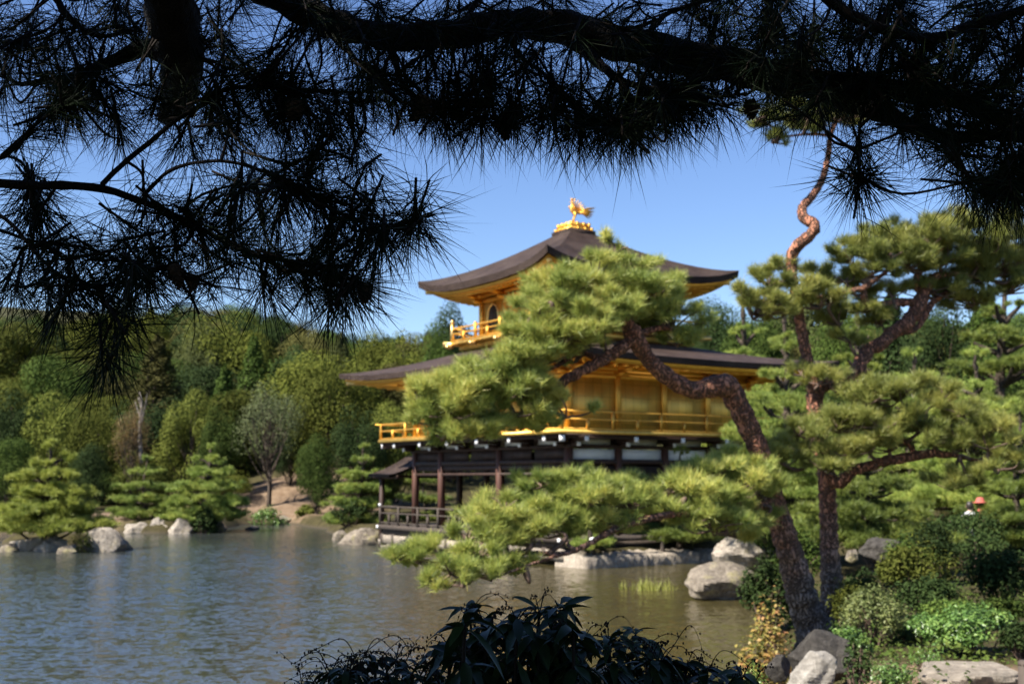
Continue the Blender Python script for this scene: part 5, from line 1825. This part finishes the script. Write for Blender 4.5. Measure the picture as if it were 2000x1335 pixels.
FILL = [(80, 90, 130, 120, 26, 2.9), (210, 60, 130, 90, 20, 3.0), (200, 190, 170, 70, 20, 2.9), (420, 60, 120, 90, 16, 3.0), (480, 150, 150, 90, 18, 2.8), (600, 60, 90, 70, 8, 3.0), (640, 170, 120, 90, 13, 2.75),
        (300, 230, 150, 60, 14, 2.8), (440, 250, 120, 70, 9, 2.65), (600, 270, 110, 60, 9, 2.6), (700, 220, 100, 70, 10, 2.65), (720, 310, 50, 40, 3, 2.5),
        (90, 470, 120, 80, 12, 2.45), (250, 440, 120, 70, 9, 2.45), (340, 500, 120, 70, 13, 2.5), (450, 420, 110, 80, 11, 2.5), (560, 400, 110, 80, 11, 2.45), (560, 490, 110, 50, 11, 2.5), (670, 450, 100, 70, 9, 2.4),
        (760, 440, 60, 40, 4, 2.35), (690, 550, 50, 40, 5, 2.45), (650, 520, 60, 40, 4, 2.45), (60, 560, 110, 50, 10, 2.4), (180, 570, 110, 40, 9, 2.35), (300, 550, 80, 40, 6, 2.35), (225, 640, 26, 40, 4, 2.3), (210, 705, 14, 20, 2, 2.3),
        (830, 20, 120, 40, 8, 3.0), (850, 150, 110, 60, 11, 2.8), (830, 220, 60, 25, 4, 2.7), (960, 190, 80, 50, 9, 2.75), (1000, 235, 70, 20, 6, 2.7), (1080, 130, 90, 60, 9, 2.75), (1130, 215, 80, 35, 9, 2.7),
        (1215, 225, 70, 35, 8, 2.65), (1290, 195, 70, 45, 9, 2.7), (1200, 20, 160, 30, 8, 3.1), (1290, 130, 80, 50, 7, 2.8), (1040, 10, 100, 30, 5, 3.0), (930, 130, 60, 50, 5, 2.8),
        (1390, 190, 80, 20, 6, 2.75), (1470, 40, 120, 60, 14, 3.0), (1440, 110, 120, 50, 9, 2.9), (1520, 190, 90, 16, 5, 2.85), (1620, 60, 130, 60, 16, 2.8), (1620, 195, 70, 18, 5, 2.85), (1750, 110, 120, 60, 16, 2.75), (1790, 20, 160, 40, 14, 2.8),
        (1900, 120, 110, 60, 16, 2.8), (1960, 40, 90, 50, 10, 2.8), (1830, 190, 110, 40, 11, 2.9), (1950, 190, 90, 40, 9, 2.9), (1800, 265, 60, 20, 5, 2.75), (1900, 285, 70, 26, 6, 2.75), (1980, 300, 50, 40, 6, 2.7),
        (1930, 355, 50, 18, 5, 2.65), (1990, 370, 30, 18, 2, 2.6), (640, 40, 60, 40, 4, 2.55), (760, 70, 70, 30, 4, 2.6), (900, 60, 70, 30, 4, 2.6), (1040, 50, 80, 30, 5, 2.65), (1180, 80, 80, 30, 5, 2.65), (1330, 100, 80, 30, 5, 2.7), (1480, 130, 80, 30, 5, 2.7), (1640, 160, 80, 30, 6, 2.7), (1800, 190, 90, 30, 6, 2.7), (1950, 240, 50, 30, 4, 2.7), (120, 140, 130, 80, 8, 2.7), (480, 555, 80, 25, 4, 2.45), (600, 560, 80, 25, 5, 2.5), (690, 590, 50, 25, 4, 2.45), (380, 560, 40, 20, 2, 2.4), (1940, 385, 60, 20, 4, 2.6), (1180, 250, 120, 15, 5, 2.65), (760, 480, 50, 30, 3, 2.35), (800, 440, 30, 20, 2, 2.35)]
shoots = []
for cx, cy, rx, ry, n, Y in FILL:
    for _ in range(max(1, int(round(n * (0.48 if (cx < 800 and cy > 350) else 0.66 if cx < 800 else 0.88))))):
        a, q = rng.uniform(0, 6.28), math.sqrt(rng.uniform())
        shoots.append(P(cx + rx * q * math.cos(a), cy + ry * q * math.sin(a), Y + rng.normal() * 0.13))
nod = [nodes[owner == i] for i in range(owner.max() + 1)]
sprays = {}
twg = {}


def shoot(tip, axis, own, n, L):
    mb = sprays.setdefault(own, MB())
    back = rng.uniform(0, 1, (n, 1)) ** 1.6
    az = unit(rng.normal(size=(n, 3)))
    D = unit(axis * rng.uniform(-0.05, 1.5, (n, 1)) + az * 0.95)
    D[:, 2] -= 0.10
    D = unit(D)
    mb.needles(tip - axis * back * 0.075, D, L * rng.uniform(.72, 1.1, n), 0.0021, 0.11, rng)
    t = twg.setdefault(own, MB())
    t.tube([tip - axis * 0.09, tip, tip + axis * 0.02], [0.003, 0.0035, 0.001], 6)


for tip in shoots:
    i = int(np.argmin(np.linalg.norm(nodes - tip, axis=1)))
    st, own = nodes[i], int(owner[i])
    d = tip - st
    L = np.linalg.norm(d)
    if L > 0.75:
        continue
    axis_ = unit(d + np.array([0, 0, -0.10]) + rng.normal(size=3) * 0.06) if L > .03 else unit(rng.normal(size=3))
    if L > 0.03:
        m = st + d * 0.5 + rng.normal(size=3) * 0.09 * L - np.array([0, 0, 0.05 * L])
        q = spline(np.array([st, m, tip]), n=4)
        twg.setdefault(own, MB()).tube(q, np.linspace(0.004, 0.0024, len(q)), 5, cap=False)
    shoot(tip, axis_, own, int(rng.integers(56, 84)), 0.145)
for rows in BRANCH:                      # a shoot at the end of every small branch and some along it
    if rows[-1][3] > 9:
        continue
    w = spline(pix_path(rows)[:, :3], 0.10)
    k0 = len(w) // 2
    for k in range(k0, len(w)):
        i = int(np.argmin(np.linalg.norm(nodes - w[k], axis=1)))
        ax = unit(w[k] - w[max(0, k - 1)]) if k else UP
        if k == len(w) - 1 or rng.uniform() < 0.6:
            shoot(w[k], unit(ax + rng.normal(size=3) * 0.2), int(owner[i]), int(rng.integers(56, 84)), 0.145)
# the free star of needles and the drooping pairs under the limb
i = int(np.argmin(np.linalg.norm(nodes - P(1680, 350, 2.55), axis=1)))
for ax_ in ((0.0, -0.8, -0.5), (0.1, -0.3, 0.9), (-0.5, -0.5, -0.3), (0.6, -0.6, -0.5)):
    shoot(P(1680, 350, 2.55), unit(np.array(ax_)), int(owner[i]), 62, 0.152)
for px, py in ((1110, 262), (1135, 275), (1085, 262), (1060, 250), (940, 262), (870, 250)):
    i = int(np.argmin(np.linalg.norm(nodes - P(px, py, 2.66), axis=1)))
    shoot(P(px, py, 2.66), unit(np.array([0.1, 0.1, -1.0])), int(owner[i]), 34, 0.14)
rng = np.random.default_rng(99)
for cx, cy, rx, ry, n, Y in [(2150, 120, 120, 110, 22, 2.8), (2150, 280, 110, 70, 16, 2.85), (2330, 80, 130, 100, 22, 2.8), (2330, 270, 120, 80, 20, 2.9), (2500, 330, 120, 90, 18, 3.1), (2480, 120, 110, 90, 14, 2.8), (2650, 390, 90, 60, 10, 3.2),
                            (2100, 400, 60, 30, 4, 2.65)]:
    for _ in range(n):
        a, q = rng.uniform(0, 6.28), math.sqrt(rng.uniform())
        tip = P(cx + rx * q * math.cos(a), cy + ry * q * math.sin(a), Y + rng.normal() * 0.13)
        if tip[0] / tip[1] * F < 1070:
            continue
        i = int(np.argmin(np.linalg.norm(nodes - tip, axis=1)))
        d = tip - nodes[i]
        if not 0.03 < np.linalg.norm(d) < 0.8:
            continue
        own = int(owner[i])
        q = spline(np.array([nodes[i], nodes[i] + d * 0.5 + rng.normal(size=3) * 0.02, tip]), n=4)
        twg.setdefault(own, MB()).tube(q, np.linspace(0.004, 0.0024, len(q)), 5, cap=False)
        shoot(tip, unit(d + np.array([0, 0, -0.1])), own, int(rng.integers(56, 84)), 0.145)
for own, mb in sprays.items():
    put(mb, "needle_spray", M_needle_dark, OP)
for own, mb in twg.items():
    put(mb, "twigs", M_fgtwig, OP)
# cones
for px, py, Y, s, tl in ((820, 212, 2.66, 22, -.5), (985, 250, 2.68, 18, .2), (711, 572, 2.44, 15, .1), (345, 537, 2.34, 18, .4), (375, 552, 2.36, 13, 0), (1467, 213, 2.7, 15, .05), (575, 215, 2.6, 18, -.3)):
    c = P(px, py, Y)
    r = s * Y / F
    mb = MB()
    k = 70
    ax = unit(np.array([math.sin(tl), 0.1, -math.cos(tl)]))
    a1 = unit(np.cross(ax, [0.2, 1, 0.1]))
    a2 = np.cross(ax, a1)
    prof = lambda f: r * (0.35 + 0.75 * math.sin(math.pi * min(1, f * 1.05 + 0.08)) ** 0.8)
    ln = 2.5 * r
    pts = np.array([c + ax * (f - .5) * ln for f in np.linspace(0, 1, 9)])
    mb.tube(pts, [prof(f) * 0.8 for f in np.linspace(0, 0.97, 9)], 10)
    for j in range(k):
        f = j / k
        a = j * 2.39996
        o_ = math.cos(a) * a1 + math.sin(a) * a2
        sd = np.cross(ax, o_)
        p = c + ax * (f - .5) * ln + o_ * prof(f) * 0.7
        w_ = r * 0.30
        q = p + o_ * prof(f) * 0.36 + ax * r * 0.12
        mb.add([p - sd * w_, p + sd * w_, q + sd * w_ * .8, q - sd * w_ * .8, q + ax * r * .3], [[0, 1, 2, 3]], [[3, 2, 4]])
    put(mb, "pine_cone", M_cone, OP)
# unseen rest of its crown, added and widened sunward to shade the near branches
mb = MB()
n = 900
cc = np.stack([rng.uniform(-7.0, 2.2, n), rng.uniform(-4.5, 2.6, n), rng.uniform(4.4, 8.2, n)], 1)
ok = (cc[:, 2] > EYE + 0.62 * np.maximum(cc[:, 1], 0) + 0.9)
cc = cc[ok]
pos, out = [], []
for c in cc:
    p, o_, _ = pad_tufts(c, (.55, .55, .22), 26, rng, 6)
    pos.append(p)
    out.append(o_)
add_tufts(mb, np.concatenate(pos), np.concatenate(out), 9, 0.16, 0.034, rng)
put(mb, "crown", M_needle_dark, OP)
mb = MB()
for c in cc[::6]:
    i = np.argmin(np.linalg.norm(s_[:, :3] - (c - UP * .4), axis=1))
    m = (s_[i, :3] + c) / 2 - UP * 0.1
    q = spline(np.array([s_[i, :3], m, c]), n=5)
    mb.tube(q, np.linspace(.04, .012, len(q)), 6)
put(mb, "limb", M_fgbark, OP)


# ------------------------------------------------------------------ shrubs under the viewpoint
def lance_leaf(mb, base, d, nrm, L, W, droop):
    """one long narrow leaf, creased along the middle and bent down"""
    side = unit(np.cross(d, nrm))
    up = np.cross(side, d)
    prof = [(0, .06), (.12, .35), (.35, .9), (.58, 1.0), (.8, .62), (1.0, .03)]
    v = []
    for f, w in prof:
        c = base + d * L * f - UP * droop * L * f * f - up * 0.0
        e = side * W * w / 2
        v += [c - e + up * W * w * .14, c, c + e + up * W * w * .14]
    q = []
    for i in range(len(prof) - 1):
        a = 3 * i
        q += [[a, a + 1, a + 4, a + 3], [a + 1, a + 2, a + 5, a + 4]]
    mb.add(v, q)


def pieris(label, heads, Y, seed, tendrils=0, size=0.085):
    """heads: pixel places of the leaf whorls at the tops of the stems"""
    rng = np.random.default_rng(seed)
    pts = np.array([P(px, py, Y + rng.normal() * 0.16) for px, py in heads])
    c = pts.mean(0)
    base = np.array([c[0], c[1], float(height(c[0], c[1]))])
    t = thing("evergreen_shrub", label, "shrub", base)
    st, lf = MB(), MB()
    for p in pts:
        b0 = base + np.array([rng.uniform(-.12, .12), rng.uniform(-.1, .1), -0.05])
        m = (b0 + p) / 2 + np.array([(p[0] - base[0]) * .25, (p[1] - base[1]) * .25, -0.05])
        q = spline(np.array([b0, m, p]), n=8)
        st.tube(q, np.linspace(.012, .0035, len(q)), 6, 0.1, rng=rng)
        ax = unit(q[-1] - q[-3] + UP * .01)
        for (f, n) in ((1.0, 13), (0.96, 6), (0.92, 6), (.87, 5), (.8, 5)):
            pp = q[int((len(q) - 1) * f)]
            for k in range(n):
                a = 2 * math.pi * k / n + rng.uniform(-.4, .4)
                h = np.array([math.cos(a), math.sin(a), 0])
                el = rng.uniform(-.5, .75) if f == 1.0 else rng.uniform(-.8, .25)
                d = unit(h * math.cos(el) + ax * math.sin(el))
                lance_leaf(lf, pp + ax * rng.uniform(-.012, .012), d, unit(UP + h * .3 + rng.normal(size=3) * .25), size * rng.uniform(.6, 1.15), size * rng.uniform(.24, .36), rng.uniform(.15, .95))
        if rng.uniform() < 0.8:          # bud sprays
            for _ in range(2):
                a = rng.uniform(0, 6.28)
                e = p + np.array([math.cos(a) * .05, math.sin(a) * .05, rng.uniform(.01, .05)])
                q2 = spline(np.array([p, (p + e) / 2 + UP * .02, e]), n=5)
                st.tube(q2, np.linspace(.0016, .0008, len(q2)), 4)
                for z in q2[3::1]:
                    o_ = z + rng.normal(size=3) * .004
                    st.tube([o_ - UP * .003, o_, o_ + UP * .003], [.0008, .0024, .0008], 5)
    put(st, "stems", M_fgtwig, t)
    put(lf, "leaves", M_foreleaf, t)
    if tendrils:
        tn = MB()
        for _ in range(tendrils):
            p = pts[rng.integers(len(pts))] - UP * .01
            a = rng.uniform(-.9, .9) + (0 if rng.uniform() < .5 else math.pi)
            l = rng.uniform(.05, .16)
            d = np.array([math.cos(a), rng.uniform(-.4, .4), 0])
            q = spline(np.array([p, p + d * l * .3 + UP * l * rng.uniform(.2, .5), p + d * l * .75 + UP * l * rng.uniform(.1, .6), p + d * l * 1.1 + UP * l * rng.uniform(-.3, .6)]), n=6)
            tn.tube(q, np.linspace(.0013, .0006, len(q)), 4)
            for z in q[8::2]:
                o_ = z + rng.normal(size=3) * .003
                tn.tube([o_ - UP * .0028, o_, o_ + UP * .0028], [.0008, .0022, .0008], 5)
        put(tn, "tendrils", M_fgtwig, t)
    return t


r5 = np.random.default_rng(77)


def hd(rows):
    return [(a + r5.normal() * 5, b_ + 12 + r5.normal() * 5) for a, b_ in rows]


pieris("tallest of the dark glossy leaved shrubs, its drooping whorls standing up against the pond",
       hd([(915, 1185), (895, 1215), (940, 1200), (880, 1245), (960, 1225), (925, 1240), (900, 1275), (955, 1265), (1005, 1205), (1030, 1225), (1065, 1190), (1095, 1185), (1090, 1215), (1050, 1235), (1120, 1220), (1010, 1250),
           (1075, 1250), (1040, 1275), (1140, 1245), (1110, 1270), (980, 1290), (1010, 1310), (1075, 1300), (1140, 1290), (930, 1310), (1060, 1330), (1130, 1325)]), 2.75, 3, 10)
pieris("dark glossy shrub sloping down toward the orange leaved shrub, third of the near row",
       hd([(1180, 1245), (1210, 1240), (1240, 1225), (1265, 1245), (1285, 1262), (1230, 1270), (1195, 1280), (1310, 1278), (1270, 1285), (1340, 1290), (1375, 1300), (1240, 1305), (1200, 1315), (1320, 1310), (1290, 1315),
           (1410, 1305), (1445, 1318), (1380, 1325), (1340, 1330), (1480, 1325), (1430, 1335), (1260, 1335)]), 2.85, 4, 24, 0.07)
pieris("low dark shrub bristling with thin wiry tendrils, furthest out over the water",
       hd([(640, 1300), (670, 1292), (705, 1285), (740, 1288), (775, 1285), (800, 1292), (830, 1300), (690, 1308), (650, 1320), (620, 1325), (725, 1310), (760, 1312), (795, 1315), (850, 1318), (600, 1335), (870, 1330), (680, 1330), (740, 1335), (820, 1335)]), 2.8, 5, 38, 0.055)

# ------------------------------------------------------------------ fence post at the corner of the picture
px = P(2003, 1330, 7.6)
gz = float(height(px[0], px[1]))
t = thing("fence_post", "weathered grey post cut by the bottom corner of the picture", "post", (px[0], px[1], gz))
H = P(1990, 1292, 7.6)[2] - gz
b = MB()
b.tube([(0, 0, -0.3), (0, 0, H * .5), (0.01, 0, H)], [0.055, 0.053, 0.05], 14, 0.03)
b.build("post_shaft", M_grey, t, True)
b = MB()
b.lathe([(0.001, H + 0.012), (0.04, H + 0.01), (0.0515, H - 0.004), (0.052, H - 0.02), (0.05, H - 0.021)], (0.01, 0, 0), 14)
b.build("post_cap", M_grey, t, True)


# ------------------------------------------------------------------ two visitors on the path beyond the shrubs
def person(label, px, Y, top, shirt, trousers, hat=None, bag=False, turn=0.0, arm=0.2):
    skin = plain("skin", (0.45, 0.28, 0.2), (0.5, 0.32, 0.23), 8, 0.6)
    hair = plain("dark hair", (0.015, 0.012, 0.01), (0.03, 0.022, 0.018), 20, 0.5)
    w = P(px, top, Y)
    gz = float(height(w[0], w[1]))
    t = thing("person", label, "person", (w[0], w[1], w[2] - 1.64), turn)
    V = [(0, 0, .92), (0, 0, 1.08), (0, .01, 1.25), (0, .01, 1.38), (0, 0, 1.46), (0, -.01, 1.55), (0, -.02, 1.62)]
    Rr = [.14, .125, .135, .12, .05, .085, .07]
    E = [(i, i + 1) for i in range(6)]
    for s in (-1, 1):
        k = len(V)
        V += [(s * .09, 0, .86), (s * .1, -.02, .5), (s * .1, .02, .09), (s * .1, -.12, .04)]
        Rr += [.085, .058, .042, .035]
        E += [(0, k), (k, k + 1), (k + 1, k + 2), (k + 2, k + 3)]
        k = len(V)
        V += [(s * .18, 0, 1.36), (s * .23, .02, 1.1), (s * .22, -.1 - arm * .5, 1.0 + arm * .4), (s * .19, -.2 - arm * .5, 1.05 + arm * .5)]
        Rr += [.055, .042, .034, .026]
        E += [(3, k), (k, k + 1), (k + 1, k + 2), (k + 2, k + 3)]
        h = len(V) - 1
        for j in range(5):
            kk = len(V)
            a = (j - 2) * .018
            hx, hy, hz = V[h]
            V += [(hx + a, hy - .05 - (0 if j in (0, 4) else .012), hz + .01 - (.02 if j == 0 else 0))]
            Rr += [.009]
            E += [(h, kk)]
    me = bpy.data.meshes.new("body")
    me.from_pydata(V, E, [])
    o = bpy.data.objects.new("body", me)
    COL.objects.link(o)
    o.parent = t
    md = o.modifiers.new("Skin", 'SKIN')
    for i, r_ in enumerate(Rr):
        me.skin_vertices[0].data[i].radius = (r_, r_ * .8)
    me.skin_vertices[0].data[0].use_root = True
    o.modifiers.new("Sub", 'SUBSURF').levels = 1
    o.modifiers["Sub"].render_levels = 2
    m, nt, bs = mat("clothed body")
    tc = nt.nodes.new("ShaderNodeTexCoord")
    sp = nt.nodes.new("ShaderNodeSeparateXYZ")
    nt.links.new(tc.outputs["Object"], sp.inputs[0])
    r_ = nt.nodes.new("ShaderNodeValToRGB")
    r_.color_ramp.interpolation = 'CONSTANT'
    mp = nt.nodes.new("ShaderNodeMapRange")
    mp.inputs[2].default_value = 1.8
    nt.links.new(sp.outputs[2], mp.inputs[0])
    nt.links.new(mp.outputs[0], r_.inputs[0])
    el = r_.color_ramp.elements
    el.new(.5)
    el.new(.9)
    for e_, (p_, c_) in zip(el, ((0, (.03, .025, .02)), (.05, trousers), (.52, shirt), (.805, (.47, .3, .21)))):
        e_.position = p_
        e_.color = (*c_, 1)
    nt.links.new(r_.outputs[0], bs.inputs["Base Color"])
    bs.inputs["Roughness"].default_value = .8
    me.materials.append(m)
    b = MB()
    b.lathe([(.001, 1.72), (.05, 1.71), (.09, 1.66), (.098, 1.6), (.085, 1.54)], (0, .012, 0), 14)
    b.build("hair", hair, t, True)
    b = MB()
    b.box((0, -.1, 1.565), (.022, .03, .035), taper=.6)
    for s in (-1, 1):
        b.box((s * .09, 0, 1.57), (.02, .03, .05))
    b.build("nose_and_ears", skin, t)
    b = MB()
    for s in (-1, 1):
        b.box((s * .032, -.088, 1.59), (.022, .01, .01))
    b.box((0, -.088, 1.525), (.04, .01, .008))
    b.build("eyes_and_mouth", hair, t)
    if hat:
        b = MB()
        b.lathe([(.001, 1.76), (.07, 1.75), (.105, 1.70), (.115, 1.64), (.2, 1.62), (.2, 1.61), (.11, 1.62)], (0, .005, 0), 18)
        b.build("sun_hat", plain("hat cloth", hat, hat, 5, .8), t, True)
    return t


person("visitor with dark hair in a white top, only head and shoulders showing over the shrubs", 1894, 30.6, 984, (.6, .6, .63), (.1, .16, .32), None, turn=2.6, arm=.0)
person("visitor in a red top and red sun hat, showing over the shrubs", 1914, 30.8, 979, (.42, .09, .07), (.05, .05, .06), (.4, .09, .07), turn=-2.2, arm=.0)
bush("low_shrub", "leafy shrub hiding the two visitors below the shoulders", 1905, 1026, 1110, 80, 28.5, M_deep, 51, 0.08, 2600)
